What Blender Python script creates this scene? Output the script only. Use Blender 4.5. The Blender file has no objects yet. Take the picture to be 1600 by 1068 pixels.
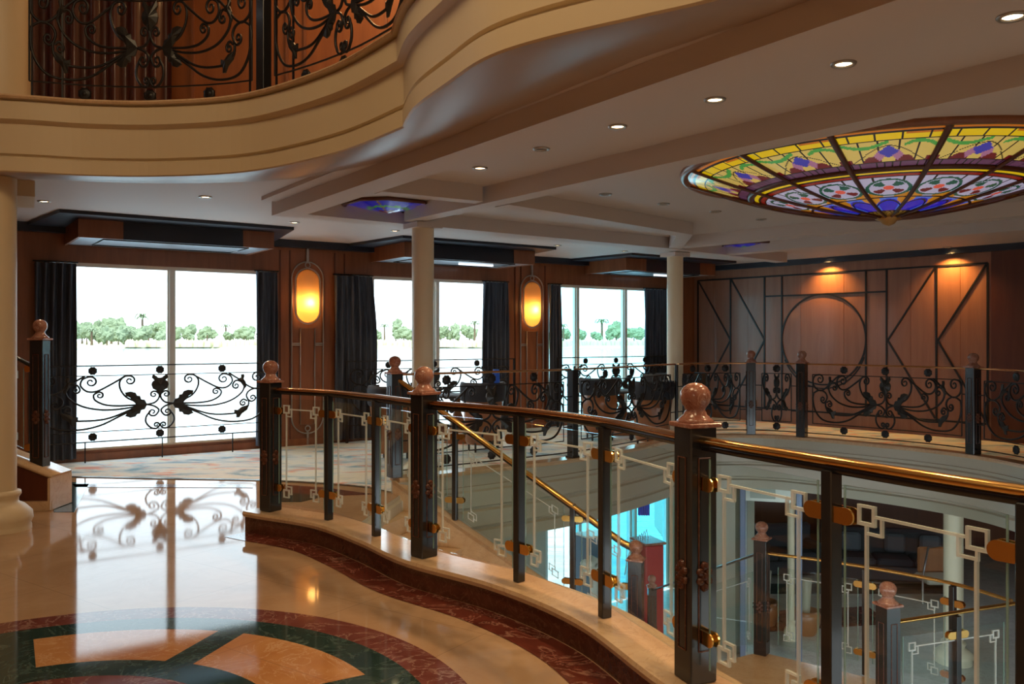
import bpy, math, random
from mathutils import Vector, Matrix
from mathutils.geometry import tessellate_polygon
random.seed(7)
R = math.radians
sc = bpy.context.scene
# ---------------------------------------------------------------- camera
F = 1340.0; EYE = 1.64; HV = 527.0
cam_d = bpy.data.cameras.new('camera'); cam = bpy.data.objects.new('camera', cam_d)
sc.collection.objects.link(cam); cam.location = (0, 0, EYE); cam.rotation_euler = (R(90), 0, 0)
cam_d.sensor_width = 36; cam_d.lens = F/1600*36; cam_d.shift_y = -(534-HV)/1600
cam_d.clip_start = 0.05; cam_d.clip_end = 3000
sc.camera = cam
# ---------------------------------------------------------------- world, exposure
SKY = 4.4
w = bpy.data.worlds.new('sky'); sc.world = w; w.use_nodes = True
bg = w.node_tree.nodes['Background']; bg.inputs[0].default_value = (0.80, 0.92, 1.0, 1); bg.inputs[1].default_value = SKY
sc.view_settings.view_transform = 'Standard'; sc.view_settings.look = 'None'
sc.view_settings.gamma = 1; sc.view_settings.use_curve_mapping = False
sc.view_settings.exposure = 0.0
cy = sc.cycles
cy.use_denoising = True; cy.transparent_max_bounces = 32; cy.max_bounces = 10; cy.transmission_bounces = 10
cy.sample_clamp_indirect = 5; cy.caustics_reflective = False; cy.caustics_refractive = False; cy.blur_glossy = 0.6

def light(kind, name, loc, energy, color, rot=(0, 0, 0), size=0.1, size_y=None, spot=None, blend=0.5, portal=False):
    d = bpy.data.lights.new(name, kind); o = bpy.data.objects.new(name, d); sc.collection.objects.link(o)
    d.energy = energy; d.color = color; o.location = loc; o.rotation_euler = rot
    if kind == 'AREA':
        d.size = size
        if size_y: d.shape = 'RECTANGLE'; d.size_y = size_y
        if portal: d.cycles.is_portal = True
    elif kind == 'SPOT':
        d.spot_size = spot or R(80); d.spot_blend = blend; d.shadow_soft_size = size
    elif kind == 'POINT': d.shadow_soft_size = size
    return o
WARM = (1.0, 0.66, 0.36)
# sun behind the ship, on the river bank only (the decks and roof shade the lounge)
sun = light('SUN', 'sun', (0, 0, 30), 5.0, (1.0, 0.93, 0.8), rot=(R(38), 0, R(-10)))
# frame of the window wall: t along it, n into the room
W0 = Vector((-5.73, 11.25)); DW = Vector((.819, .574)); NW = Vector((.574, -.819)); WANG = math.atan2(.574, .819)
def wp(t, n, z): p = W0 + DW*t + NW*n; return Vector((p.x, p.y, z))
WIN = [(-.3, 2.62, (1.22,)), (4.02, 6.85, (4.28, 5.49)), (7.8, 10.8, (8.54, 9.76))]
for a, b, m in WIN:
    light('AREA', 'daylight_portal', wp((a+b)/2, -.25, 1.38), 1, (1, 1, 1), rot=(R(90), 0, WANG), size=b-a, size_y=2.5, portal=True)
# warm lamps in the ceiling of the upper deck over the open well
light('AREA', 'well_ceiling_lamp', (-1.6, 2.6, 6.75), 140, (1.0, .74, .42), size=1.6)
light('AREA', 'well_ceiling_lamp', (.2, .2, 6.75), 60, (1.0, .74, .42), size=1.2)
light('AREA', 'upper_hall_lamp', (-1.2, 8.6, 6.4), 45, (1.0, .55, .22), size=.8)
light('AREA', 'hall_fill_light', (-2.2, -2.6, 2.95), 120, (1.0, .78, .55), size=1.5)  # unseen fill, added with the next one to raise the hall's ambient light
light('AREA', 'hall_fill_light', (5.5, 1.0, 2.85), 90, (1.0, .78, .55), size=1.5)
light('AREA', 'lower_deck_fill', (4.6, 11.9, -.66), 32, (.85, .95, 1.0), size=1.2)  # added fill pair: brightens the gate and the lower deck, no visible fixture
light('AREA', 'lower_deck_fill', (8.0, 15.5, -.66), 12, (.8, .9, 1.0), size=1.0)

# ---------------------------------------------------------------- materials
def mat(name, col, rough=.5, metal=0, spec=.5, coat=0, emit=None, es=1, sheen=0):
    m = bpy.data.materials.new(name); m.use_nodes = True
    b = m.node_tree.nodes['Principled BSDF']
    b.inputs['Base Color'].default_value = (*col, 1); b.inputs['Roughness'].default_value = rough
    b.inputs['Metallic'].default_value = metal; b.inputs['Specular IOR Level'].default_value = spec
    b.inputs['Coat Weight'].default_value = coat; b.inputs['Coat Roughness'].default_value = .08
    if emit: b.inputs['Emission Color'].default_value = (*emit, 1); b.inputs['Emission Strength'].default_value = es
    return m
class NT:
    def __init__(s, m): s.m = m; s.t = m.node_tree; s.b = s.t.nodes['Principled BSDF']
    def n(s, k, **kw):
        q = s.t.nodes.new(k)
        for a, b in kw.items(): setattr(q, a, b)
        return q
    def l(s, a, b): s.t.links.new(a, b)
    def val(s, sock, v):
        if hasattr(v, 'is_output'): s.l(v, sock)
        else: sock.default_value = v
    def math(s, op, a, b=0.0, c=0.0):
        q = s.n('ShaderNodeMath', operation=op); s.val(q.inputs[0], a); s.val(q.inputs[1], b); s.val(q.inputs[2], c); return q.outputs[0]
    def mix(s, f, a, b):
        q = s.n('ShaderNodeMix', data_type='RGBA'); s.val(q.inputs[0], f)
        for i, v in ((6, a), (7, b)):
            if hasattr(v, 'is_output'): s.l(v, q.inputs[i])
            else: q.inputs[i].default_value = (*v, 1)
        return q.outputs[2]
    def coord(s, scale=(1, 1, 1), rot=(0, 0, 0)):
        g = s.n('ShaderNodeNewGeometry'); mp = s.n('ShaderNodeMapping'); mp.inputs['Scale'].default_value = scale
        mp.inputs['Rotation'].default_value = rot; s.l(g.outputs['Position'], mp.inputs[0]); return mp.outputs[0]
    def noise(s, vec, scale, detail=5, rough=.55, dist=0):
        q = s.n('ShaderNodeTexNoise'); s.l(vec, q.inputs['Vector']); q.inputs['Scale'].default_value = scale
        q.inputs['Detail'].default_value = detail; q.inputs['Roughness'].default_value = rough; q.inputs['Distortion'].default_value = dist
        return q.outputs['Fac']
    def ramp(s, f, stops, const=False):
        q = s.n('ShaderNodeValToRGB'); s.l(f, q.inputs[0]); e = q.color_ramp.elements
        if const: q.color_ramp.interpolation = 'CONSTANT'
        while len(e) < len(stops): e.new(.5)
        for x, (p, c) in zip(e, stops): x.position = p; x.color = (*c, 1) if len(c) == 3 else c
        return q.outputs[0]
    def bump(s, h, strength=.2, dist=.01):
        q = s.n('ShaderNodeBump'); q.inputs['Strength'].default_value = strength; q.inputs['Distance'].default_value = dist
        s.l(h, q.inputs['Height']); s.l(q.outputs[0], s.b.inputs['Normal'])
def wood(name, c1, c2, rough=.35, scale=(1, 1, .12), sc_=9, coat=.15):
    m = mat(name, c1, rough, coat=coat); k = NT(m); v = k.coord(scale)
    f = k.noise(v, sc_, 6, .6, .6); k.l(k.ramp(f, [(.3, c1), (.72, c2)]), k.b.inputs['Base Color']); return m
def marble_cols(k, v, base, alt, vein, s=2.2, vs=5):
    f = k.noise(v, s, 7, .6, 1.2); c = k.ramp(f, [(.3, base), (.7, alt)])
    g = k.noise(v, vs, 8, .6, 2.5); a = k.math('ABSOLUTE', k.math('SUBTRACT', g, .5)); mask = k.ramp(a, [(0, (1, 1, 1)), (.022, (0, 0, 0))])
    return k.mix(k.math('MULTIPLY', mask, .55), c, vein)
def marble(name, base, alt, vein, rough=.12, s=2.2, vs=5):
    m = mat(name, base, rough); k = NT(m); k.l(marble_cols(k, k.coord(), base, alt, vein, s, vs), k.b.inputs['Base Color']); return m
M = {}
M['cream'] = mat('cream_paint', (.62, .50, .33), .45)
M['greige'] = mat('pale_fascia_paint', (.46, .43, .34), .35)
M['colm'] = mat('cream_paint_lit', (.80, .70, .52), .3)  # lighter copy of the cream: spotlight brightness put into the column colour
M['ceil'] = mat('ceiling_paint', (.60, .53, .50), .6)
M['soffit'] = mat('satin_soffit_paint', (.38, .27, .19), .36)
M['wood'] = wood('mahogany_panel', (.20, .07, .03), (.30, .11, .048), .38)
M['woodr'] = wood('wall_veneer', (.25, .105, .06), (.34, .15, .09), .42, (1, 1, .1), 7)
M['woodo'] = wood('orange_veneer', (.24, .075, .02), (.33, .11, .03), .45)
M['woodd'] = wood('dark_red_veneer', (.085, .018, .008), (.12, .03, .012), .4)
M['woodf'] = wood('chair_wood', (.28, .10, .035), (.40, .16, .06), .3)
M['navy'] = mat('navy_crown_paint', (.012, .016, .03), .4)
M['iron'] = mat('black_wrought_iron', (.018, .016, .017), .42, metal=.4)
M['leafm'] = mat('bronzed_iron_leaf', (.03, .028, .026), .38, metal=.5)
M['post'] = mat('black_lacquer', (.012, .014, .017), .25, coat=.3)
M['brass'] = mat('polished_brass', (.85, .50, .15), .2, metal=1)
M['copper'] = mat('copper_handrail', (.62, .30, .13), .18, metal=1)
M['chrome'] = mat('brushed_steel', (.45, .42, .40), .3, metal=.8)
M['steel'] = mat('glossy_pelmet_panel', (.45, .5, .56), .3, metal=.6)
M['pink'] = marble('rose_marble', (.20, .065, .045), (.42, .20, .14), (.62, .42, .33), .18, 8, 9)
M['curb'] = marble('tan_marble', (.58, .38, .22), (.66, .47, .30), (.45, .28, .16), .14, 3, 4)
M['brownm'] = marble('brown_marble', (.07, .022, .012), (.12, .04, .022), (.2, .1, .06), .15, 4, 6)
M['redm'] = marble('red_marble', (.085, .018, .012), (.15, .035, .024), (.42, .24, .18), .12, 4, 2.2)
M['greenm'] = marble('green_marble', (.015, .03, .025), (.03, .05, .042), (.12, .16, .14), .1, 3, 3)
M['paler'] = marble('pale_lower_marble', (.5, .48, .44), (.62, .6, .55), (.35, .3, .28), .12, 2, 3)
M['frame'] = mat('cream_frame_glare', (.85, .82, .74), .35)  # cream lightened in colour to stand in for window glare
M['white'] = mat('white_paint', (.72, .76, .72), .35)
M['etch'] = mat('etched_glass', (.85, .87, .86), .6); M['etch'].node_tree.nodes['Principled BSDF'].inputs['Alpha'].default_value = .5
M['edge'] = mat('glass_edge', (.35, .55, .5), .2); M['edge'].node_tree.nodes['Principled BSDF'].inputs['Alpha'].default_value = .45
M['cushion'] = mat('dark_upholstery', (.02, .022, .03), .7)
M['sofa'] = mat('charcoal_upholstery', (.035, .037, .045), .8)
M['pillow'] = mat('grey_pillow_fabric', (.10, .11, .13), .8)
M['black'] = mat('black_rubber', (.01, .01, .01), .5)
M['red'] = mat('red_laminate', (.42, .02, .025), .35)
M['blue'] = mat('blue_cloth', (.03, .14, .75), .7)
M['bluegrey'] = mat('bluegrey_laminate', (.12, .24, .36), .4)
M['metalblue'] = mat('bluegrey_metal', (.16, .2, .3), .35, metal=.3)
M['lamp'] = mat('lamp_glow', (1, .8, .5), .5, emit=(1.0, .72, .38), es=14)
M['lampoff'] = mat('lamp_off', (.12, .11, .1), .4)
M['tube'] = mat('light_tube', (1, 1, 1), .5, emit=(.85, .93, 1), es=1.6)
M['ring'] = mat('nickel_trim', (.4, .36, .33), .3, metal=.8)
M['screen'] = mat('display_panel', (.35, .4, .36), .3)
M['gold'] = mat('gold_paint', (.5, .28, .09), .35, metal=.6)
M['crown'] = mat('hazy_foliage', (.19, .24, .15), .9)  # green paled: distant haze is mixed into the leaf colour
M['bark'] = mat('tree_bark', (.12, .08, .05), .9)
M['reed'] = mat('reed_field', (.42, .42, .26), .9)
def curtain_mat():
    m = mat('slate_curtain', (.03, .037, .052), .75); k = NT(m); f = k.noise(k.coord((8, 8, .4)), 6, 3)
    k.l(k.ramp(f, [(.35, (.035, .043, .062)), (.7, (.09, .108, .145))]), k.b.inputs['Base Color']); return m
M['curtain'] = curtain_mat()
def glass(name, tint, g=.03):
    m = bpy.data.materials.new(name); m.use_nodes = True; t = m.node_tree; t.nodes.clear()
    o = t.nodes.new('ShaderNodeOutputMaterial'); a = t.nodes.new('ShaderNodeBsdfTransparent'); b = t.nodes.new('ShaderNodeBsdfGlossy')
    x = t.nodes.new('ShaderNodeMixShader'); lw = t.nodes.new('ShaderNodeMath'); lw.operation = 'MULTIPLY_ADD'; fw = t.nodes.new('ShaderNodeLayerWeight'); fw.inputs[0].default_value = .5
    pw = t.nodes.new('ShaderNodeMath'); pw.operation = 'POWER'; pw.inputs[1].default_value = 4.5; t.links.new(fw.outputs['Facing'], pw.inputs[0])
    t.links.new(pw.outputs[0], lw.inputs[0]); lw.inputs[1].default_value = .7; lw.inputs[2].default_value = g
    a.inputs[0].default_value = (*tint, 1); b.inputs[0].default_value = (.9, .95, 1, 1); b.inputs['Roughness'].default_value = .01
    t.links.new(lw.outputs[0], x.inputs[0]); t.links.new(a.outputs[0], x.inputs[1]); t.links.new(b.outputs[0], x.inputs[2]); t.links.new(x.outputs[0], o.inputs[0])
    return m
M['glass'] = glass('balustrade_glass', (.93, .965, .95)); M['pane'] = glass('window_glass', (.93, .97, .98)); M['panel3'] = glass('pale_cyan_glass', (.72, .96, 1.0)); M['panec'] = glass('cyan_tinted_glass', (.35, .82, .92))
def floor_mat():
    m = mat('inlaid_marble_floor', (.6, .45, .3), .07); k = NT(m); v = k.coord()
    cream = marble_cols(k, v, (.35, .21, .12), (.44, .285, .175), (.40, .26, .16), 1.6, 2.2)
    green = marble_cols(k, v, (.012, .028, .026), (.028, .05, .045), (.10, .14, .12), 3, 3)
    red = marble_cols(k, v, (.11, .03, .025), (.18, .06, .05), (.40, .26, .21), 4, 2.6)
    tan = marble_cols(k, v, (.38, .155, .055), (.48, .24, .10), (.62, .42, .25), 2.5, 3.5)
    s = k.n('ShaderNodeSeparateXYZ'); k.l(v, s.inputs[0])
    x = k.math('ADD', s.outputs[0], 1.931); y = k.math('SUBTRACT', s.outputs[1], 3.366)
    r = k.math('SQRT', k.math('ADD', k.math('MULTIPLY', x, x), k.math('MULTIPLY', y, y)))
    th = k.math('MULTIPLY', k.math('ARCTAN2', y, x), 180/math.pi)
    a = k.math('SUBTRACT', k.math('MODULO', k.math('ADD', th, 720-75.5+22.5), 45), 22.5)
    d = k.math('ABSOLUTE', k.math('MULTIPLY', r, k.math('SINE', k.math('MULTIPLY', a, math.pi/180))))
    spoke = k.math('LESS_THAN', d, .08)
    lt = lambda q: k.math('LESS_THAN', r, q)
    c = k.mix(lt(1.855), cream, red); c = k.mix(lt(1.655), c, green)
    panel = k.mix(spoke, tan, green); c = k.mix(lt(1.46), c, panel); c = k.mix(lt(1.0), c, green); c = k.mix(lt(.8), c, red); c = k.mix(lt(.45), c, tan)
    # joints of the slabs
    br = k.n('ShaderNodeTexBrick'); k.l(k.coord((1, 1, 1), (0, 0, R(35))), br.inputs['Vector']); br.inputs['Scale'].default_value = 1.0
    br.inputs['Mortar Size'].default_value = .003; br.inputs['Brick Width'].default_value = .95; br.inputs['Row Height'].default_value = .95; br.offset = 0
    br.inputs['Color1'].default_value = br.inputs['Color2'].default_value = (0, 0, 0, 1); br.inputs['Mortar'].default_value = (1, 1, 1, 1)
    c = k.mix(k.math('MULTIPLY', br.outputs[0], .35), c, (.12, .07, .04))
    k.l(c, k.b.inputs['Base Color']); k.b.inputs['Specular IOR Level'].default_value = .16
    f = k.noise(v, 1.2, 2); k.l(k.math('ADD', k.math('MULTIPLY', f, .06), .03), k.b.inputs['Roughness'])
    k.bump(k.noise(v, 1.6, 2), .008, .01)
    return m
M['floor'] = floor_mat()
def carpet_mat():
    m = mat('watercolour_carpet', (.5, .55, .6), .9); k = NT(m); v = k.coord((1, 1.9, 1), (0, 0, R(-15)))
    f = k.noise(v, 1.5, 7, .62, .6); c = k.ramp(f, [(.32, (.08, .26, .40)), (.41, (.38, .50, .58)), (.5, (.70, .71, .70)), (.62, (.75, .70, .60)), (.70, (.36, .48, .56))])
    g = k.noise(k.coord((1, 2.2, 1), (0, 0, R(10))), 1.9, 6, .6, .4); mk = k.ramp(g, [(.56, (0, 0, 0)), (.64, (1, 1, 1))])
    c = k.mix(k.math('MULTIPLY', mk, .75), c, (.78, .24, .12)); k.l(c, k.b.inputs['Base Color']); return m
M['carpet'] = carpet_mat()
def water_mat():
    m = mat('river_water', (.25, .35, .4), .08); k = NT(m); f = k.noise(k.coord((.3, 1, 1), (0, 0, R(30))), .6, 4); k.bump(f, .5, .4); return m
M['water'] = water_mat()
def colattr(name, emit=0, rough=.2):
    m = mat(name, (1, 1, 1), rough, coat=.3); k = NT(m); a = k.n('ShaderNodeVertexColor'); a.layer_name = 'glasscolour'
    k.l(a.outputs[0], k.b.inputs['Base Color']); k.l(a.outputs[0], k.b.inputs['Emission Color']); k.b.inputs['Emission Strength'].default_value = emit; return m
M['stained'] = colattr('backlit_stained_glass', .72)
M['stainedb'] = colattr('backlit_blue_glass', .28)
def shade_mat():
    m = bpy.data.materials.new('alabaster_shade'); m.use_nodes = True; t = m.node_tree; t.nodes.clear()
    o = t.nodes.new('ShaderNodeOutputMaterial'); a = t.nodes.new('ShaderNodeBsdfTranslucent'); b = t.nodes.new('ShaderNodeBsdfDiffuse'); x = t.nodes.new('ShaderNodeMixShader')
    a.inputs[0].default_value = (1.0, .56, .15, 1); b.inputs[0].default_value = (.75, .5, .3, 1); x.inputs[0].default_value = .45
    t.links.new(a.outputs[0], x.inputs[1]); t.links.new(b.outputs[0], x.inputs[2]); t.links.new(x.outputs[0], o.inputs[0]); return m
M['shade'] = shade_mat()

# ---------------------------------------------------------------- mesh builder
class MB:
    def __init__(s): s.v = []; s.f = []; s.sm = []; s.mi = []; s.cur = 0
    def add(s, vs, fs, smooth=False):
        o = len(s.v); s.v += [tuple(p) for p in vs]
        for f in fs: s.f.append(tuple(i+o for i in f)); s.sm.append(smooth); s.mi.append(s.cur)
        return s
    def box(s, c, d, ang=0, bev=0):
        x, y, z = d[0]/2, d[1]/2, d[2]/2; ca, sa = math.cos(ang), math.sin(ang)
        if bev:
            b = bev; prof = [(-x+b, -y), (x-b, -y), (x, -y+b), (x, y-b), (x-b, y), (-x+b, y), (-x, y-b), (-x, -y+b)]
            prof_i = [(p[0]*(1-b/x), p[1]*(1-b/y)) for p in prof]
            rows = [(prof_i, -z), (prof, -z+b), (prof, z-b), (prof_i, z)]
            vs = [(c[0]+p[0]*ca-p[1]*sa, c[1]+p[0]*sa+p[1]*ca, c[2]+zz) for pr, zz in rows for p in pr]
            fs = [tuple(range(7, -1, -1)), tuple(range(24, 32))]
            for r in range(3):
                for i in range(8): j = (i+1) % 8; fs.append((r*8+i, r*8+j, r*8+8+j, r*8+8+i))
            return s.add(vs, fs)
        vs = []
        for zz in (-z, z):
            for a, b in ((-x, -y), (x, -y), (x, y), (-x, y)): vs.append((c[0]+a*ca-b*sa, c[1]+a*sa+b*ca, c[2]+zz))
        return s.add(vs, [(3, 2, 1, 0), (4, 5, 6, 7), (0, 1, 5, 4), (1, 2, 6, 5), (2, 3, 7, 6), (3, 0, 4, 7)])
    def quadbox(s, q, z0, z1):   # 4-point plan polygon (or more) extruded
        return s.prism(q, z0, z1)
    def prism(s, poly, z0, z1):
        a = sum(poly[i][0]*poly[(i+1) % len(poly)][1]-poly[(i+1) % len(poly)][0]*poly[i][1] for i in range(len(poly)))
        poly = list(poly) if a > 0 else list(poly)[::-1]; n = len(poly)
        vs = [(p[0], p[1], z0) for p in poly]+[(p[0], p[1], z1) for p in poly]
        tri = tessellate_polygon([[Vector((p[0], p[1], 0)) for p in poly]])
        fs = []
        for t in tri:
            A, B, C = (poly[i] for i in t); cr = (B[0]-A[0])*(C[1]-A[1])-(B[1]-A[1])*(C[0]-A[0])
            t = t if cr > 0 else t[::-1]; fs.append(tuple(i+n for i in t)); fs.append(tuple(t[::-1]))
        for i in range(n): j = (i+1) % n; fs.append((i, j, j+n, i+n))
        return s.add(vs, fs)
    def flat(s, outer, holes, z, up=True):
        loops = [[Vector((p[0], p[1], 0)) for p in l] for l in [outer]+holes]; pts = [p for l in loops for p in l]
        fs = []
        for t in tessellate_polygon(loops):
            A, B, C = (pts[i] for i in t); cr = (B[0]-A[0])*(C[1]-A[1])-(B[1]-A[1])*(C[0]-A[0])
            if abs(cr) < 1e-9: continue
            fs.append(tuple(t) if (cr > 0) == up else tuple(t[::-1]))
        return s.add([(p.x, p.y, z) for p in pts], fs)
    def tube(s, pts, r, n=8, cap=True, rb=None, closed=False):
        pts = [Vector(p) for p in pts]; N = len(pts); vs = []; up = None
        for i, p in enumerate(pts):
            if closed: d = pts[(i+1) % N]-pts[i-1]
            else: d = pts[min(i+1, N-1)]-pts[max(i-1, 0)]
            d = d.normalized() if d.length > 1e-9 else Vector((0, 0, 1))
            if up is None: up = Vector((0, 0, 1)) if abs(d.z) < .9 else Vector((1, 0, 0))
            a = d.cross(up).normalized(); b = a.cross(d).normalized(); up = b
            rr = r[i] if isinstance(r, (list, tuple)) else r; r2 = rr if rb is None else rb
            for k in range(n):
                t = 2*math.pi*(k+.5)/n; vs.append(p+a*math.cos(t)*rr+b*math.sin(t)*r2)
        fs = []
        for i in range(N if closed else N-1):
            for k in range(n):
                j = (k+1) % n; i2 = (i+1) % N; fs.append((i*n+k, i*n+j, i2*n+j, i2*n+k))
        s.add(vs, fs, True)
        if cap and not closed:
            s.add(vs[:n], [tuple(range(n-1, -1, -1))]); s.add(vs[-n:], [tuple(range(n))])
        return s
    def lathe(s, prof, c=(0, 0, 0), n=20, a0=0, a1=2*math.pi, sharp=False):
        full = abs(a1-a0-2*math.pi) < 1e-6; m = n if full else n+1; vs = []
        for r, z in prof:
            for k in range(m):
                a = a0+(a1-a0)*k/n; vs.append((c[0]+r*math.cos(a), c[1]+r*math.sin(a), c[2]+z))
        fs = []
        for i in range(len(prof)-1):
            for k in range(n):
                j = (k+1) % m if full else k+1
                fs.append((i*m+k, i*m+j, (i+1)*m+j, (i+1)*m+k))
        return s.add(vs, fs, not sharp)
    def sweep(s, path, prof, closed=False, smooth=False, side=1):
        """path: plan points; prof: (offset to the left of travel * side, z)"""
        N = len(path); P = [Vector((p[0], p[1])) for p in path]; zs = [p[2] if len(p) > 2 else 0 for p in path]; vs = []
        for i in range(N):
            if closed: d0 = (P[i]-P[i-1]).normalized(); d1 = (P[(i+1) % N]-P[i]).normalized()
            else: d0 = (P[i]-P[i-1]).normalized() if i else (P[1]-P[0]).normalized(); d1 = (P[i+1]-P[i]).normalized() if i < N-1 else d0
            d = (d0+d1).normalized(); nn = Vector((-d.y, d.x))*side; sc_ = 1/max(.5, d.dot(d1))
            for o, z in prof: q = P[i]+nn*o*sc_; vs.append((q.x, q.y, z+zs[i]))
        m = len(prof); fs = []
        for i in range(N if closed else N-1):
            for k in range(m-1):
                j = (i+1) % N; f = (i*m+k, j*m+k, j*m+k+1, i*m+k+1); fs.append(f if side > 0 else f[::-1])
        s.add(vs, fs, smooth); return s
    def sweepc(s, path, prof, **kw):  # closed cross-section with end caps
        o = len(s.v); s.sweep(path, list(prof)+[prof[0]], **kw); m = len(prof)+1; n = len(path)
        if not kw.get('closed'):
            s.f.append(tuple(o+k for k in range(m-1))); s.sm.append(False); s.mi.append(s.cur)
            s.f.append(tuple(o+(n-1)*m+k for k in range(m-2, -1, -1))); s.sm.append(False); s.mi.append(s.cur)
        return s
    def build(s, name, m, parent=None, loc=None, colors=None):
        o0 = Vector(loc) if loc is not None else (Vector(parent['_loc']) if parent is not None and '_loc' in parent else Vector((0, 0, 0)))
        me = bpy.data.meshes.new(name); me.from_pydata([tuple(Vector(v)-o0) for v in s.v], [], s.f)
        me.polygons.foreach_set('use_smooth', s.sm); me.polygons.foreach_set('material_index', s.mi)
        for x in (m if isinstance(m, (list, tuple)) else [m]): me.materials.append(x)
        if colors:
            at = me.color_attributes.new('glasscolour', 'FLOAT_COLOR', 'CORNER'); buf = []
            for p, c in zip(me.polygons, colors): buf += [c[0], c[1], c[2], 1.0]*p.loop_total
            at.data.foreach_set('color', buf)
        me.update(); o = bpy.data.objects.new(name, me); sc.collection.objects.link(o)
        if parent is not None: o.parent = parent
        else: o.location = o0
        if parent is not None and loc is not None: o.location = o0-Vector(parent['_loc'])
        return o
def thing(name, label, cat, loc=(0, 0, 0), rz=0, group=None):
    o = bpy.data.objects.new(name, None); sc.collection.objects.link(o); o.location = loc; o.rotation_euler = (0, 0, rz)
    o.empty_display_size = .1; o['label'] = label; o['category'] = cat; o['_loc'] = tuple(loc)
    if group: o['group'] = group
    return o
def tag(o, label, cat, group=None, kind=None):
    o['label'] = label; o['category'] = cat
    if group: o['group'] = group
    if kind: o['kind'] = kind
    return o
def struct(o, label=None):
    o['kind'] = 'structure'
    if label: o['label'] = label
    return o
def dup(root, loc, rz, label=None, group=None, scale=None):
    c = root.copy(); sc.collection.objects.link(c); c.location = loc; c.rotation_euler = (0, 0, rz)
    if scale: c.scale = scale
    if label: c['label'] = label
    if group: c['group'] = group
    for ch in list(root.children):
        d = ch.copy(); sc.collection.objects.link(d); d.parent = c
        for g in list(ch.children): e = g.copy(); sc.collection.objects.link(e); e.parent = d
    return c
class once:   # first call places the prototype itself, later calls copy it
    def __init__(s, root): s.r = root; s.used = False
    def put(s, loc, rz, label, group=None, scale=None):
        if not s.used:
            s.used = True; o = s.r; o.location = loc; o.rotation_euler = (0, 0, rz); o['label'] = label
            if group: o['group'] = group
            if scale: o.scale = scale
            return o
        return dup(s.r, loc, rz, label, group, scale)

def cat(pts, k=8, closed=False):
    P = [Vector(p) for p in pts]; n = len(P); out = []
    for i in range(n if closed else n-1):
        p0, p1, p2, p3 = (P[(i-1) % n], P[i], P[(i+1) % n], P[(i+2) % n]) if closed else (P[max(i-1, 0)], P[i], P[i+1], P[min(i+2, n-1)])
        for j in range(k):
            t = j/k; out.append(.5*((2*p1)+(-p0+p2)*t+(2*p0-5*p1+4*p2-p3)*t*t+(-p0+3*p1-3*p2+p3)*t**3))
    if not closed: out.append(P[-1])
    return out
def pl(u, v, z): k = (EYE-z)/(v-HV); return Vector(((u-800)*k, F*k, z))
def offs(path, d):
    P = [Vector((p[0], p[1])) for p in path]; out = []
    for i in range(len(P)):
        e = (P[min(i+1, len(P)-1)]-P[max(i-1, 0)]).normalized(); out.append(P[i]+Vector((-e.y, e.x))*d)
    return out
class Path:
    def __init__(s, pts):
        s.p = [Vector((q[0], q[1])) for q in pts]; s.L = [0]
        for a, b in zip(s.p, s.p[1:]): s.L.append(s.L[-1]+(b-a).length)
        s.len = s.L[-1]
    def at(s, x):
        x = max(0, min(s.len, x)); i = 0
        while i < len(s.L)-2 and s.L[i+1] < x: i += 1
        f = (x-s.L[i])/(s.L[i+1]-s.L[i]); d = (s.p[i+1]-s.p[i]).normalized(); return s.p[i].lerp(s.p[i+1], f), d
    def ang(s, x): d = s.at(x)[1]; return math.atan2(d.y, d.x)
    def s_u(s, u, lo=0, hi=None):  # arclength whose point lies in the direction of column u
        hi = s.len if hi is None else hi; best = (9e9, 0)
        for i in range(601):
            x = lo+(hi-lo)*i/600; q = s.at(x)[0]
            if q.y > .2:
                e = abs(800+q.x/q.y*F-u)
                if e < best[0]: best = (e, x)
        return best[1]
    def near(s, p):
        p = Vector((p[0], p[1])); return min((((s.at(s.len*i/800)[0]-p).length, s.len*i/800) for i in range(801)))[1]
    def sub(s, a, b, n): return [s.at(a+(b-a)*i/n)[0] for i in range(n+1)]

# ================================================================ plan of the decks
CZ = .175
near_pts = [(-2.20, 7.38), (-2.045, 7.27), (-1.47, 6.89), (-1.0, 6.33), (-.593, 5.757), (.0, 5.2), (.47, 4.53), (.789, 3.683), (1.126, 3.02), (1.46, 2.42), (2.0, 1.6), (2.9, 1.0), (4.0, 1.0)]
NC = cat(near_pts, 8); NP = Path(NC)
far_pts = [(-1.23, 9.0), (-.3, 9.68), (.744, 10.5), (1.6, 11.5), (2.35, 12.5), (2.95, 12.95), (3.63, 13.0), (4.28, 12.66), (5.23, 11.68), (5.8, 10.79), (6.0, 9.8), (6.0, 8.0), (5.9, 5), (5.3, 2.6), (4.0, 1.0)]
FC = cat(far_pts, 8); FP = Path(FC)
ROOM = [(-9, -5), (9.5, -5), (9.5, 11.3), (3.81, 17.93), (-9, 8.95)]
stair_head = [(-1.42, 7.05), (-1.2, 8.93)]
nin = [p for p in offs(NC, .14) if p.x > -1.38]
far_in = offs(FC, -.10)
void = [Vector(stair_head[0])]+nin+[p for p in reversed(far_in[:-1])]
MB().flat(ROOM, [void], 0).build('floor', M['floor']); fl = bpy.data.objects['floor']; struct(fl, 'polished cream marble floor with round inlay')
arc = cat([(-9, 9.5), (-7.2, 9.95), (-5.45, 10.08), (-4.16, 9.96), (-2.93, 9.83), (-2.09, 9.6), (-1.55, 9.35)], 6)
out_far = [p for p in offs(FC, .09)]
carp = arc+out_far[:90]+[Vector((9.4, 5.0)), Vector((9.4, 11.3)), Vector((3.81, 17.85)), Vector((-8.9, 8.98))]
o = MB().flat(carp, [], .012)
for i in range(len(arc)-1):
    a, b = arc[i], arc[i+1]; o.add([(a[0], a[1], 0), (b[0], b[1], 0), (b[0], b[1], .012), (a[0], a[1], .012)], [(0, 1, 2, 3)])
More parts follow.
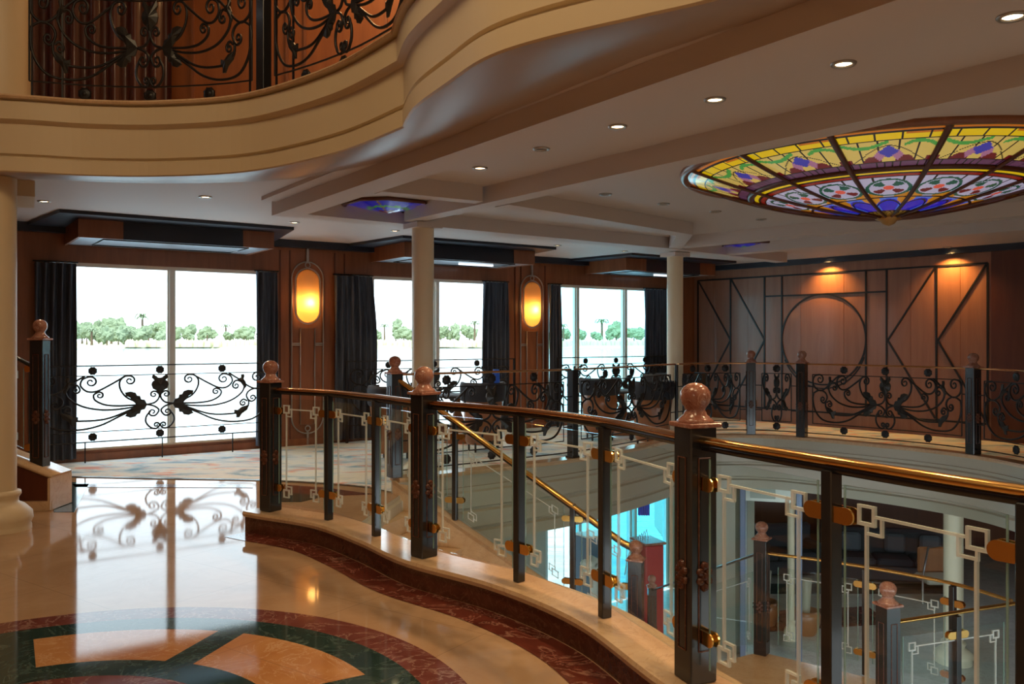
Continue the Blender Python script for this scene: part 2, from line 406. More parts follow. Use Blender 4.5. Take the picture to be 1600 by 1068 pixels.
tag(o.build('carpet', M['carpet']), 'pale blue and cream carpet with orange splashes by the windows', 'carpet')
st = MB().sweep(arc, [(-.02, .008), (.02, .014)]).build('trim_carpet', M['post']); struct(st, 'dark edging strip of the carpet')
# red marble border along the curb, green corner pieces before the carpet
k0 = NP.s_u(380)
rb = MB(); rb.sweep(NP.sub(0.05, NP.len-2.2, 60), [(-.36, .003), (-.14, .003)]); struct(rb.build('trim_floor_border', M['redm']), 'red marble border in the floor along the curb')
def fpx(*q): return [pl(u, v, 0).to_2d() for u, v in q]
for nm, ps, m in (('trim_floor_inlay', [(76, 752), (140, 754), (116, 800), (84, 800)], 'greenm'), ('trim_floor_inlay', [(440, 757), (500, 761), (585, 772), (508, 775), (440, 768)], 'redm'),
                  ('trim_floor_inlay', [(440, 768), (508, 775), (470, 784), (440, 784)], 'greenm'), ('trim_floor_inlay', [(112, 756), (395, 757), (395, 762), (118, 761)], 'redm')):
    struct(MB().prism(fpx(*ps), -.01, .004).build(nm, M[m]), 'inlaid marble piece before the carpet')
# curbs
def curb(path, w, name, label, top=CZ, riser='brownm', over=.02):
    b = MB(); h = w/2
    b.sweepc(path, [(-h+over, 0), (h-over, 0), (h-over, top-.045), (-h+over, top-.045)]); b.cur = 1
    b.sweepc(path, [(-h, top-.045), (h, top-.045), (h+.008, top-.02), (h, top), (-h, top), (-h-.008, top-.02)])
    return struct(b.build(name, [M[riser], M['curb']]), label)
curb(NP.sub(0.02, NP.len, 110), .30, 'trim_curb', 'curved marble curb under the glass railing')
curb(FP.sub(-.0, FP.len, 120), .2, 'trim_far_curb', 'low marble curb around the far side of the stairwell', riser='greige')
# deck edge facing the stairwell, and the lower ceiling
ed = MB(); ringv = void
ed.sweep(ringv, [(0, 0), (.0, -.04), (.03, -.06), (.03, -.22), (.0, -.24), (0, -.26), (.03, -.28), (.03, -.44), (.0, -.46), (0, -.48), (.03, -.5), (.03, -.62), (0, -.62)], closed=True, smooth=False, side=1)
struct(ed.build('trim_deck_edge', M['greige']), 'banded pale deck edge around the stairwell')
LOW = [(-9, -5), (14, -5), (14, 24), (-9, 24)]
struct(MB().flat([(-9, -5), (14, -5), (14, 24), (3.9, 24), (3.81, 17.93), (-9, 8.95)], [void], -.62, up=False).build('ceiling_lower', M['greige']))
LZ = -3.5
struct(MB().flat([(-9, -5), (14, -5), (14, 24), (3.9, 24), (3.81, 17.93), (-9, 8.95)], [], LZ).build('floor_lower', M['paler']), 'pale marble floor of the lower deck')

# ================================================================ window wall
def wbox(b, t0, t1, n0, n1, z0, z1):
    b.prism([wp(t0, n0, 0).to_2d(), wp(t1, n0, 0).to_2d(), wp(t1, n1, 0).to_2d(), wp(t0, n1, 0).to_2d()], z0, z1); return b
ZB, ZT = .143, 2.625
b = MB(); tt = -4.2
for a, c, m in WIN:
    wbox(b, tt, a, -.2, 0, 0, 3.12); wbox(b, a, c, -.2, 0, 0, ZB); wbox(b, a, c, -.2, 0, ZT, 3.12); tt = c
wbox(b, tt, 11.75, -.2, 0, 0, 3.12)
struct(b.build('wall_window_side', M['wood']), 'mahogany panelled wall with the large windows')
# vertical panel grooves
b = MB()
for t in (-1.6, -1.05, 2.75, 2.9, 3.62, 3.78, 7.05, 7.18, 7.72, 11.0, 11.3): wbox(b, t, t+.02, 0, .012, 0.1, 2.95)
struct(b.build('trim_panel_bead', M['woodd']))
b = MB(); wbox(b, -4, 11.65, 0, .03, 0, .11); struct(b.build('baseboard_window_side', M['wood']))
b = MB(); wbox(b, -4, 11.65, 0, .14, 2.99, 3.1); struct(b.build('trim_crown', M['navy']), 'dark navy crown moulding of the window wall')
for i, (a, c, mm) in enumerate(WIN):
    wl = bpy.data.objects.new('window_%d' % (i+1), None); sc.collection.objects.link(wl); wl.location = wp((a+c)/2, -.1, ZB); wl['_loc'] = tuple(wl.location); wl['kind'] = 'structure'
    wl['label'] = ['leftmost tall window overlooking the river', 'middle window behind the round white column', 'right window with cyan tint'][i]
    f = MB(); wbox(f, a, c, -.14, -.04, ZT-.05, ZT); wbox(f, a, c, -.14, -.04, ZB, ZB+.03)
    for e in (a+.03, c-.03): wbox(f, e-.03, e+.03, -.14, -.04, ZB, ZT)
    f.build('window_frame', M['frame'], wl)
    for q in mm:
        f = MB(); wbox(f, q-.03, q+.03, -.14, -.03, ZB+.03, ZT-.05); wbox(f, q-.055, q+.055, -.13, -.06, ZB+.03, ZT-.05); f.build('mullion', M['frame'], wl)
    f = MB(); wbox(f, a, c, -.095, -.085, ZB, ZT); f.build('window_pane', M['panel3' if i == 2 else 'pane'], wl)
# lower part of the same side: glass doors to the gangway
b = MB(); wbox(b, -4.2, 7.75, -.2, 0, LZ, -.62); wbox(b, 10.95, 11.75, -.2, 0, LZ, -.62); wbox(b, 7.75, 10.95, -.2, 0, -.95, -.62)
struct(b.build('wall_lower_window_side', M['greige']))
wl = bpy.data.objects.new('window_4', None); sc.collection.objects.link(wl); wl.location = wp(9.3, -.1, LZ); wl['_loc'] = tuple(wl.location); wl['kind'] = 'structure'; wl['label'] = 'glass doors of the lower deck'
f = MB()
for q in (7.8, 8.42, 8.6, 9.9, 10.03, 10.9): wbox(f, q-.03, q+.03, -.14, -.04, LZ, -.95)
f.build('window_frame', M['white'], wl)
f = MB(); wbox(f, 7.75, 8.5, -.095, -.085, LZ, -.95); f.build('window_pane', M['pane'], wl)
f = MB(); wbox(f, 8.5, 10.95, -.095, -.085, LZ, -.95); f.build('tinted_pane', M['panec'], wl)
light('AREA', 'daylight_portal', wp(9.35, -.25, -2.2), 1, (1, 1, 1), rot=(R(90), 0, WANG), size=3.2, size_y=2.5, portal=True)

# pelmet boxes above the windows
PEL = [(-.13, 2.26, 'left'), (4.24, 6.65, 'middle'), (8.67, 11.0, 'right')]
for i, (a, c, nm) in enumerate(PEL):
    base = wp((a+c)/2, 0, 2.84)
    t = thing('window_pelmet', ['wood boxed pelmet with navy panel above the leftmost window', 'wood boxed pelmet above the middle window behind the column', 'wood boxed pelmet above the right window with the dark chairs'][i], 'pelmet', tuple(base), 0, None)
    D = 1.15
    for poly in ([(a, D), (a+.5, D), (a+.5, D-.03), (a+.03, D-.03), (a+.03, 0), (a, 0)], [(c, D), (c-.42, D), (c-.42, D-.03), (c-.03, D-.03), (c-.03, 0), (c, 0)]):
        q = MB(); q.prism([wp(tt_, nn_, 0).to_2d() for tt_, nn_ in poly], 2.84, 3.06); q.build('box_end', M['wood'], t)
    q = MB(); wbox(q, a+.5, c-.42, D-.025, D-.005, 2.87, 3.06); wbox(q, a+.5, c-.42, D-.03, D, 2.84, 2.87); q.build('front_panel', M['navy'], t)
    q = MB(); wbox(q, a+.03, c-.03, .03, D-.03, 2.85, 2.87); q.build('soffit_panel', M['steel'], t)
    q = MB(); q.prism([wp(tt_, nn_, 0).to_2d() for tt_, nn_ in ((a-.45, 0), (a-.25, D+.42), (c+.12, D+.42), (c+.4, 0))], 3.06, 3.1); q.build('crown', M['navy'], t)
    q = MB(); q.tube([wp(a+.3, .22, 2.846), wp(c-.3, .22, 2.846), wp(c-.3, D-.15, 2.846), wp(a+.3, D-.15, 2.846)], .014, 4, closed=True); q.build('panel_frame', M['post'], t)
    if i: q = MB(); wbox(q, (a+c)/2+.1, (a+c)/2+.75, .55, .6, 2.825, 2.85); q.build('light_tube', M['tube'], t)
# curtains
def curtain(t0, t1, label, pull=0, side=1, folds=7, z0=.06, z1=2.6):
    b = MB(); nx = folds*8; nz = 14; rows = []
    for off in (0, .012):
        g = []
        for j in range(nz+1):
            z = z0+(z1-z0)*j/nz; h = (z1-z)/(z1-z0)
            k = 1-pull*math.sin(math.pi*min(1, h*1.05))*.9
            row = []
            for i in range(nx+1):
                x = i/nx; w_ = (t1-t0)
                tt_ = (t0+w_*x*k) if side > 0 else (t1-w_*(1-x)*k)
                nn = .10+.045*math.sin(x*folds*2*math.pi+.6*math.sin(h*3))*(.7+.4*h)+.015*math.sin(x*31+h*5)
                row.append(wp(tt_, nn+off, z))
            g.append(row)
        rows.append(g)
    vs = [p for g in rows for r in g for p in r]; m = nx+1; S = m*(nz+1); fs = []
    for j in range(nz):
        for i in range(nx):
            a = j*m+i; fs.append((a, a+m, a+m+1, a+1)); fs.append((S+a, S+a+1, S+a+m+1, S+a+m))
    for j in range(nz):
        a = j*m; fs.append((a, S+a, S+a+m, a+m)); a = j*m+nx; fs.append((a, a+m, S+a+m, S+a))
    b.add(vs, fs, True); c = wp((t0+t1)/2, .1, 0)
    th = thing('curtain', label, 'curtain', tuple(c)); b.build('drape', M['curtain'], th)
    r = MB(); r.tube([wp(t0-.02, .1, z1+.015), wp(t1+.02, .1, z1+.015)], .012, 8); r.build('curtain_rail', M['post'], th)
curtain(-.48, .0, 'dark slate curtain at the left edge of the leftmost window', 0, 1, 5)
curtain(2.36, 2.68, 'narrow dark curtain between leftmost window and the nearer wall lamp', 0, -1, 4)
curtain(3.58, 4.22, 'dark pleated curtain right of the nearer wall lamp, left of the middle window', -.12, 1, 7)
curtain(6.32, 6.84, 'dark pleated curtain at the right edge of the middle window', -.1, -1, 6)
curtain(7.74, 8.02, 'narrow dark curtain at the left edge of the right window', 0, 1, 4)
curtain(10.12, 10.9, 'wide dark curtain at the right edge of the right window, beside the second column', 0, -1, 8)

# wall lamps with their metal frames
def sconce(t, label, zc):
    n = .0; base = wp(t, .05, zc)
    th = thing('wall_lamp', label, 'wall lamp', tuple(base), 0, None)
    def shell(w_, h_, d_, rows=18, cols=14):
        b = MB(); vs = []; m = cols+1
        for j in range(rows+1):
            s_ = -math.pi/2+math.pi*j/rows; st_ = h_-w_
            zz = math.sin(s_)*w_+(st_ if s_ > 0 else -st_ if s_ < 0 else 0); ww = math.cos(s_)*w_
            for i in range(cols+1):
                a = math.pi*i/cols; vs.append(wp(t-math.cos(a)*max(ww, .002), .03+math.sin(a)*max(ww, .002)*d_/w_, zc+zz))
        fs = [(j*m+i, j*m+i+1, (j+1)*m+i+1, (j+1)*m+i) for j in range(rows) for i in range(cols)]
        b.add(vs, fs, True); return b
    shell(.175, .40, .11).build('lamp_shade', M['shade'], th)
    def stad(w_, h_, nn=.03, k=12):
        out = []
        for i in range(k+1): a = math.pi*i/k; out.append(wp(t+w_*math.cos(a), nn, zc+(h_-w_)+w_*math.sin(a)))
        for i in range(k+1): a = math.pi+math.pi*i/k; out.append(wp(t+w_*math.cos(a), nn, zc-(h_-w_)+w_*math.sin(a)))
        return out
    MB().tube(stad(.195, .42, .035), .014, 8, closed=True).build('shade_rim', M['chrome'], th)
    # bulb
    bb = MB(); bb.lathe([(.001, -.03), (.02, -.022), (.028, 0), (.02, .022), (.001, .03)], c=tuple(wp(t, .07, zc-.06)), n=10); bb.build('bulb', M['lamp'], th)
    light('POINT', 'wall_lamp_bulb', wp(t, .085, zc-.10), 11, (1.0, .60, .22), size=.03)
    light('POINT', 'wall_lamp_spill', wp(t, .24, zc-.05), 3.0, (1.0, .45, .12), size=.08)
    # frame on the wall
    zt_, zb_ = zc+.52, .18
    fr = thing('wall_frame', 'brushed metal line frame on the wall around the '+label.split(',')[0], 'wall ornament', tuple(wp(t, .02, zb_)))
    pts = []; w_ = .25
    for i in range(15): a = math.pi*i/14; pts.append(wp(t+w_*math.cos(a), .025, zt_-w_+w_*math.sin(a)))
    for i in range(15): a = math.pi+math.pi*i/14; pts.append(wp(t+w_*math.cos(a), .025, zb_+w_+w_*math.sin(a)))
    MB().tube(pts, .011, 6, closed=True).build('outer_loop', M['chrome'], fr)
    r = MB(); x = .115; r.tube([wp(t-x, .025, zb_+.14), wp(t+x, .025, zb_+.14), wp(t+x, .025, zc-.49), wp(t-x, .025, zc-.49)], .010, 6, closed=True)
    for z in (zc-.72, zc-.745):
        r.tube([wp(t-w_, .025, z), wp(t-x, .025, z)], .008, 6); r.tube([wp(t+w_, .025, z), wp(t+x, .025, z)], .008, 6)
    r.build('inner_rectangle', M['chrome'], fr)
    for z in (zc+.47, zb_+.08):
        MB().tube([wp(t+.04*math.cos(a*.5236), .03, z+.04*math.sin(a*.5236)) for a in range(12)], .01, 6, closed=True).build('ring', M['chrome'], fr)
    r = MB(); wbox(r, t-.018, t+.018, .0, .035, zc+.5, 3.0); wbox(r, t-.015, t+.015, .0, .03, 0.0, zb_+.03); r.build('stem', M['chrome'], fr)
sconce(3.18, 'glowing amber oval wall lamp, the larger one beside the leftmost window', 2.27)
sconce(7.42, 'glowing amber oval wall lamp, the smaller one beside the middle window', 2.24)

# ================================================================ right wall with inlay
CR = Vector((3.81, 17.93)); DR = Vector((.653, -.757)); NR = Vector((-.757, -.653))
def rp(s, n, z): p = CR+DR*s+NR*n; return Vector((p.x, p.y, z))
def rbox(b, s0, s1, n0, n1, z0, z1): b.prism([rp(s0, n0, 0).to_2d(), rp(s1, n0, 0).to_2d(), rp(s1, n1, 0).to_2d(), rp(s0, n1, 0).to_2d()], z0, z1); return b
struct(rbox(MB(), 0, 5.78, -.2, 0, 0, 3.12).build('wall_right', M['woodr']), 'wood veneer wall with dark line inlay')
struct(rbox(MB(), 5.78, 9.2, -.2, .03, 0, 3.12).build('wall_right_end', M['woodd']))
struct(rbox(MB(), 0, 9.2, 0, .1, 3.0, 3.1).build('trim_crown_right', M['navy']), 'navy crown moulding of the inlaid wall')
b = MB()
def strip(p, q, w_=.03):
    d = Vector((q[0]-p[0], q[1]-p[1])).normalized(); n = Vector((-d.y, d.x))*w_/2
    c = [(p[0]+n.x, p[1]+n.y), (p[0]-n.x, p[1]-n.y), (q[0]-n.x, q[1]-n.y), (q[0]+n.x, q[1]+n.y)]
    vs = [rp(x, .0, z) for x, z in c]+[rp(x, .014, z) for x, z in c]
    b.add(vs, [(0, 1, 2, 3), (7, 6, 5, 4), (0, 4, 5, 1), (1, 5, 6, 2), (2, 6, 7, 3), (3, 7, 4, 0)])
for s in (.1, .9, 1.68, 2.06, 3.72, 4.09, 4.93, 5.72): strip((s, .25), (s, 2.82))
strip((.1, 2.82), (5.72, 2.82)); strip((1.68, 2.435), (4.09, 2.435)); strip((.1, .27), (5.72, .27))
for a, c in ((.12, .9), (.92, 1.68), (4.91, 4.11), (5.7, 4.95)): strip((a, 2.8), (c, 1.59)); strip((c, 1.59), (a, .3))
pts = [(2.89+.83*math.cos(a*math.pi/32), 1.605+.83*math.sin(a*math.pi/32)) for a in range(65)]
for p, q in zip(pts, pts[1:]): strip(p, q, .028)
for p, q in zip(pts, pts[1:]):
    if p[1] < 1.3: strip((p[0], p[1]-.07), (q[0], q[1]-.07), .02)
struct(b.build('trim_wall_inlay', M['iron']), 'dark metal lines and circle inlaid in the wood wall')
# seams of the veneer
b = MB()
for s in (.5, 1.3, 2.45, 3.3, 4.5, 5.3): rbox(b, s, s+.006, 0, .003, .1, 3.0)
struct(b.build('trim_veneer_seam', M['wood']))
# remaining walls of the hall (outside the frame)
b = MB(); b.box((9.55, 3.2, 1.56), (.1, 16.4, 3.12)); struct(b.build('wall_far_right', M['woodr']))
b = MB(); b.box((0, -5.05, 3.3), (19, .1, 7)); struct(b.build('wall_back', M['cream']))
b = MB(); b.box((-9.05, 2, 3.3), (.1, 14.2, 7)); struct(b.build('wall_left', M['wood']))
LB = (-4.9, 10.4)

# ================================================================ ceiling, beams, balcony fascia
ub = [(-9, 4.5), (-7.4, 6.2), (-5.6, 6.85), (-4.2, 7.05), (-3.55, 7.23), (-2.91, 7.25), (-2.13, 7.03), (-1.29, 6.34), (-.70, 5.57), (-.571, 5.10), (-.345, 4.62), (-.124, 4.2), (.145, 3.93), (.542, 3.66), (.88, 3.42), (1.35, 2.95), (1.75, 2.2), (1.9, 1.2), (1.8, 0), (1.2, -1.6), (0, -3), (-2, -3.8)]
UC = cat(ub[:9], 8)[:-1]+cat(ub[8:], 8)
# keep the crease where the two arcs meet
UP = Path(UC)
CLZ = 3.1
bd = lambda p: abs((p.x+2.55)*-.822+(9.1-p.y)*.569)
ic = 8*8
def sof_w(i, p):
    if i < ic-10: return .72
    t = min(1, (i-ic+10)/14); return (1-t)*.72+t*min(1.1, bd(p)+.12)
sw = [sof_w(i, p) for i, p in enumerate(UC)]
_o1 = offs(UC, 1.0)
so_out = [Vector((p[0], p[1]))+(q-Vector((p[0], p[1])))*w_ for p, q, w_ in zip(UC, _o1, sw)]
hole = [p for p in so_out]+[Vector((-5, -4.2)), Vector((-8.9, -4.2)), Vector((-8.9, 5))]
crect = [(-9, -5), (9.5, -5), (9.5, 11.3), (3.81, 17.93), (-9, 8.95)]
hole = [p for p in so_out if p.x > -8.7 and p.y > -3.9]+[Vector((-4, -4.4)), Vector((-8.8, -4.4))]
struct(MB().flat(crect, [hole], CLZ, up=False).build('ceiling', M['ceil']), 'pale plaster ceiling with downlights')
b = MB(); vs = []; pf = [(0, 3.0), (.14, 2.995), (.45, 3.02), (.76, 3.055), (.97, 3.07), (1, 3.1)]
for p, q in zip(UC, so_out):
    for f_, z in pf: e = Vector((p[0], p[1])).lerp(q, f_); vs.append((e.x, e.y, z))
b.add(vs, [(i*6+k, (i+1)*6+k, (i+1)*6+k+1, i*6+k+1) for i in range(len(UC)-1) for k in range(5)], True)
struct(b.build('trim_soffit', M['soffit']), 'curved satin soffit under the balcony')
b = MB()
prof = [(0, 3.0), (-.012, 3.01), (-.012, 3.12), (.02, 3.13), (.02, 3.145), (-.004, 3.155), (-.004, 3.40), (-.03, 3.415), (-.05, 3.43), (-.05, 3.575), (-.03, 3.58), (-.03, 3.59), (-.08, 3.595), (-.09, 3.61), (-.08, 3.625), (.2, 3.625)]
b.sweep(UC, prof[:13]); b.cur = 1; b.sweep(UC, prof[12:])
struct(b.build('trim_balcony_fascia', [M['cream'], M['curb']]), 'cream curved balcony front with stepped mouldings')
UFL = [p for p in offs(UC, .05) if p.x > -8.9 and p.y > -3.9]
struct(MB().flat([(-9, -5), (9.5, -5), (9.5, 11.3), (3.81, 17.93), (-9, 8.95)], [UFL+[Vector((-4, -4.6)), Vector((-8.8, -4.6))]], 3.6).build('floor_upper', M['ceil']))
# walls and roof of the upper hall
b = MB()
U0 = Vector((-9, 8.9)); 
for x0, x1, m in ((-9, -4.2, 1), (-4.2, -3.9, 0), (-3.9, 4, 0)):
    b.cur = m; b.box(((x0+x1)/2, 9.6, 5.2), (x1-x0, .1, 3.3))
struct(b.build('wall_upper', [M['woodo'], M['woodd']]), 'orange veneer wall of the upper hall')
b = MB()
for x in (-3.55, -2.5, -2.3, -1.4, -.9, -.6, .4): b.box((x, 9.54, 5.2), (.03, .03, 3.3))
struct(b.build('trim_upper_panel', M['wood']))
b = MB(); b.box((0.25, 2.5, 6.95), (19.0, 15.2, .1)); struct(b.build('ceiling_upper', M['ceil']))
b = MB(); b.box((9.5, 2.5, 5.2), (.1, 15, 3.5)); b.box((6.7, 9.6, 5.2), (5.6, .1, 3.5)); struct(b.build('wall_upper_right', M['wood']))
b = MB(); b.box((0.25, 6.5, 7.2), (19.6, 24, .1)); struct(b.build('roof', M['white']))
# upper curtain left
c = MB(); n = 60
vs = []
for z in (3.6, 6.8):
    for i in range(n+1): vs.append((-5.6+1.9*i/n, 9.35+.05*math.sin(i*.9), z))
c.add(vs, [(i, i+1, n+2+i, n+1+i) for i in range(n)], True); th = thing('curtain', 'very dark curtain in the upper hall behind the balcony railing', 'curtain', (-4.6, 9.35, 3.6)); c.build('drape', M['woodd'], th)
# beams
BZ = 2.93
bn = [0]
def beam(q, name='trim_beam', m='ceil', z0=BZ, lip=True):
    bn[0] += 1; z0 += .0025*bn[0]; b = MB(); b.prism(q, z0, CLZ+.01); return struct(b.build(name, M[m]), 'ceiling beam')
def perp(a, b_, w_): d = (Vector(b_)-Vector(a)).normalized(); n = Vector((d.y, -d.x)); return n*w_
def beamline(a, c, w_, side=1, **k):  # left edge from a to c; width to the right of travel
    a = Vector(a); c = Vector(c); n = perp(a, c, w_)*side; return beam([a, c, c+n, a+n], **k)
A0 = Vector((-2.55, 9.1)); dA = Vector((.569, -.822)); nA = Vector((.822, .569))
beam([A0, A0+dA*11, A0+dA*11+nA*.28, A0+nA*.28])
beam([A0+dA*.15-nA*.16, A0+dA*7-nA*.16, A0+dA*7-nA*.001, A0+dA*.15-nA*.001], z0=3.055)
q0 = Vector((-1.2, 9.55)); q1 = Vector((5.6, .45)); beamline(q1, q0, .2, side=1)
beam([(-2.55, 9.1), (-1.42, 10.05), (2.2, 12.85), (4.6, 14.95), (4.75, 14.8), (2.4, 12.6), (-1.22, 9.83), (-2.3, 8.95)])
beam([(-1.16, 7.65), (-.28, 8.22), (-.36, 8.36), (-1.25, 7.80)])
beam([(-.03, 8.43), (2.30, 10.90), (2.5, 12.6), (2.3, 12.6), (2.12, 11.05), (-.17, 8.6)])
beam([(2.4, 12.4), (3.37, 11.37), (5.67, 9.0), (8.5, 5.6), (8.7, 5.8), (5.85, 9.2), (3.55, 11.55), (2.55, 12.6)])
beam([(3.3, 13.6), (4.5, 12.2), (6.4, 10.3), (9.4, 7.0), (9.5, 7.2), (6.55, 10.5), (4.65, 12.4), (3.45, 13.8)])
beam([(-4.45, 8.0), (-4.85, 8.7), (-8.9, 7.6), (-8.9, 6.0), (-5.4, 7.5)], m='cream')
# small crown line under the beam edges (quarter moulding inside the coffers)
b = MB(); b.sweepc([(A0+nA*.29).to_2d(), (A0+nA*.29+dA*11).to_2d()], [(0, 3.06), (.03, 3.06), (.03, 3.1), (0, 3.1)]); struct(b.build('trim_coffer', M['soffit']))

# columns
def column(x, y, r, z0, z1, label, cap=True, m='colm'):
    th = thing('column', label, 'column', (x, y, z0))
    MB().lathe([(r, 0.0), (r, z1-z0)], c=(x, y, z0), n=32).build('shaft', M[m], th)
    b = MB(); b.lathe([(r*1.02, .34), (r*1.25, .33), (r*1.28, .30), (r*1.12, .27), (r*1.12, .235), (r*1.5, .21), (r*1.95, .15), (r*2.0, .09), (r*1.85, .05), (r*1.9, .03), (r*1.9, 0)], c=(x, y, z0), n=36); b.build('base', M[m], th)
    if cap: b = MB(); b.box((x, y, z1-.03), (r*2.6, r*2.6, .06), R(35)); b.build('capital', M['ceil'], th)
    return th
column(-4.37, 7.32, .126, 0, 3.0, 'large cream round column at the left edge with moulded base', cap=False, m='cream')
column(-1.01, 9.72, .125, 0.012, BZ, 'cream round column in front of the middle window')
column(2.49, 13.1, .122, 0.012, BZ, 'cream round column between the right window and the inlaid wall')
th = thing('column', 'tan column of the upper hall at the top left corner', 'column', (-4.42, 7.42, 3.62)); MB().lathe([(.24, 0), (.24, 3.3)], c=(-4.42, 7.42, 3.62), n=28).build('shaft', M['cream'], th)
column(7.0, 13.6, .145, LZ, -.62, 'white round column on the lower deck seen through the glass at right')
column(4.75, 14.6, .06, LZ, -.62, 'slim white column on the lower deck behind the near railing post', cap=False)

# ================================================================ stained glass dome
DC = (3.25, 7.4); DRR = 1.72; NS = 14
def hx(r, g, b): return tuple(((v/255)/12.92 if v/255 <= .04045 else ((v/255+.055)/1.055)**2.4) for v in (r, g, b))
K = dict(lead=hx(30, 18, 14), brown=hx(95, 50, 20), orange=hx(170, 95, 20), yel=hx(205, 175, 15), cream=hx(190, 165, 85), green=hx(70, 140, 60), lb=hx(60, 55, 150), lot=hx(150, 100, 130),
         maroon=hx(95, 20, 25), purp=hx(88, 52, 78), red=hx(125, 30, 20), white=hx(165, 160, 185), dgreen=hx(30, 75, 60), cor=hx(200, 80, 60), or2=hx(175, 115, 30), blue=hx(35, 25, 170), lblue=hx(70, 100, 190), gold=hx(120, 90, 30), teal=hx(120, 160, 175))
def dome_col(r, a):  # r 0..1, a -1..1 inside a sector between two ribs
    aa = abs(a); w_ = r*math.pi/NS*DRR  # half width of the sector in metres
    x = aa*w_; near = lambda v, e: abs(v) < e
    if r > .975: return K['brown']
    for q in (.955, .90, .73, .685, .65, .62, .59, .36, .15):
        if near(r-q, .0045): return K['lead']
    if r > .955: return K['orange']
    if r > .90:
        return K['lead'] if near((a*2) % 1-.5, .035) else (K['yel'] if r < .935 else K['orange'] if a > .3 else K['yel'])
    if r > .73:
        h = (r-.73)/.17
        cy_ = .45; d = math.hypot(x/.10, (h-cy_)/.42)
        if aa*1.0 < .22 and abs(h-.48)+aa*1.3 < .30: return K['lb']
        if abs(h-.30)/.26+abs(aa-.20)/.14 < 1: return K['lot']
        if h < .30 and aa < .62 and h < .30*(1-((aa-.38)/.24)**2): return K['maroon']
        if aa > .86 and h < .22: return K['maroon']
        g = .92-.9*(1-aa)**1.6
        if near(h-(.35+.55*math.sin(aa*2.6)), .07) and aa > .30 and a > 0: return K['green']
        if near(h-(.95-.25*math.sin(aa*3.14)), .07) and a < 0: return K['green']
        if near(a*2.5 % 1-.5, .03) or near(h-(.35+.4*math.cos(aa*3)), .018): return K['lead']
        return K['cream']
    if r > .65: return K['lead'] if near((a*5) % 1-.5, .06) else K['purp']
    if r > .62: return K['yel']
    if r > .59: return K['red']
    if r > .36:
        h = (r-.475)*DRR; d = math.hypot(x, h)
        if near(d-.155, .013): return K['dgreen']
        if d < .155:
            if d < .04: return K['cor']
            an = math.atan2(h, x); 
            if near(d-.09, .012+.03*abs(math.sin(an*2))) and abs(math.sin(2*an)) > .75: return K['maroon'] if h < 0 else K['dgreen']
            return K['white']
        if r < .42 and aa > .25: return K['or2']
        if near(aa-.5, .03): return K['lead']
        return K['white']
    if r > .15:
        g = .30-.13*aa
        if r > .25+.10*math.cos(a*math.pi/2)*.9: return K['or2'] if aa > .5 else K['lblue']
        if near(r-(.23+.09*math.cos(a*math.pi/2)), .008): return K['lead']
        return K['blue'] if (aa < .75) else K['lblue']
    return K['gold'] if (int(a*3+9)+int(r*40)) % 2 else K['lead']
dome = thing('stained_glass_dome', 'large round stained glass ceiling dome with yellow rim and blue centre', 'stained glass dome', (DC[0], DC[1], CLZ))
def dz(q): return CLZ-.02-.40*(1-q**1.6)
nr, na = 150, 52; vs = []; fs = []; cols = []; NA = NS*na; off0 = R(-88)+math.pi/NS
for i in range(nr+1):
    q = .02+.98*i/nr
    for j in range(NA):
        th_ = off0+2*math.pi*j/NA; vs.append((DC[0]+DRR*q*math.cos(th_), DC[1]+DRR*q*math.sin(th_), dz(q)))
for i in range(nr):
    q = .02+.98*(i+.5)/nr
    for j in range(NA):
        j2 = (j+1) % NA; fs.append((i*NA+j, (i+1)*NA+j, (i+1)*NA+j2, i*NA+j2)); cols.append(dome_col(q, ((j+.5) % na)/na*2-1))
b = MB(); b.add(vs, fs, True); b.build('glass_bowl', M['stained'], dome, colors=cols)
for s in range(NS):
    a = off0+2*math.pi*s/NS; pts = [(DC[0]+DRR*q*math.cos(a), DC[1]+DRR*q*math.sin(a), dz(q)-.012) for q in [.06+.94*i/24 for i in range(25)]]
    MB().tube(pts, [.012+.016*i/24 for i in range(25)], 6, rb=.014).build('rib', M['woodd'], dome)
b = MB(); b.lathe([(DRR-.03, -.02), (DRR-.01, -.045), (DRR+.03, -.045), (DRR+.05, -.02), (DRR+.05, 0)], c=(DC[0], DC[1], CLZ), n=96); b.build('rim', M['wood'], dome)
q = .67; b = MB(); b.lathe([(DRR*q-.02, dz(q)-.0), (DRR*q-.02, dz(q)-.02), (DRR*q+.02, dz(q)-.012), (DRR*q+.02, dz(q)+.006)], c=(DC[0], DC[1], 0), n=96); b.build('ring_bar', M['woodd'], dome)
b = MB(); b.lathe([(.10, 0), (.11, -.02), (.07, -.035), (.05, -.06), (.02, -.075), (.001, -.08)], c=(DC[0], DC[1], dz(.03)), n=18); b.build('centre_boss', M['gold'], dome)
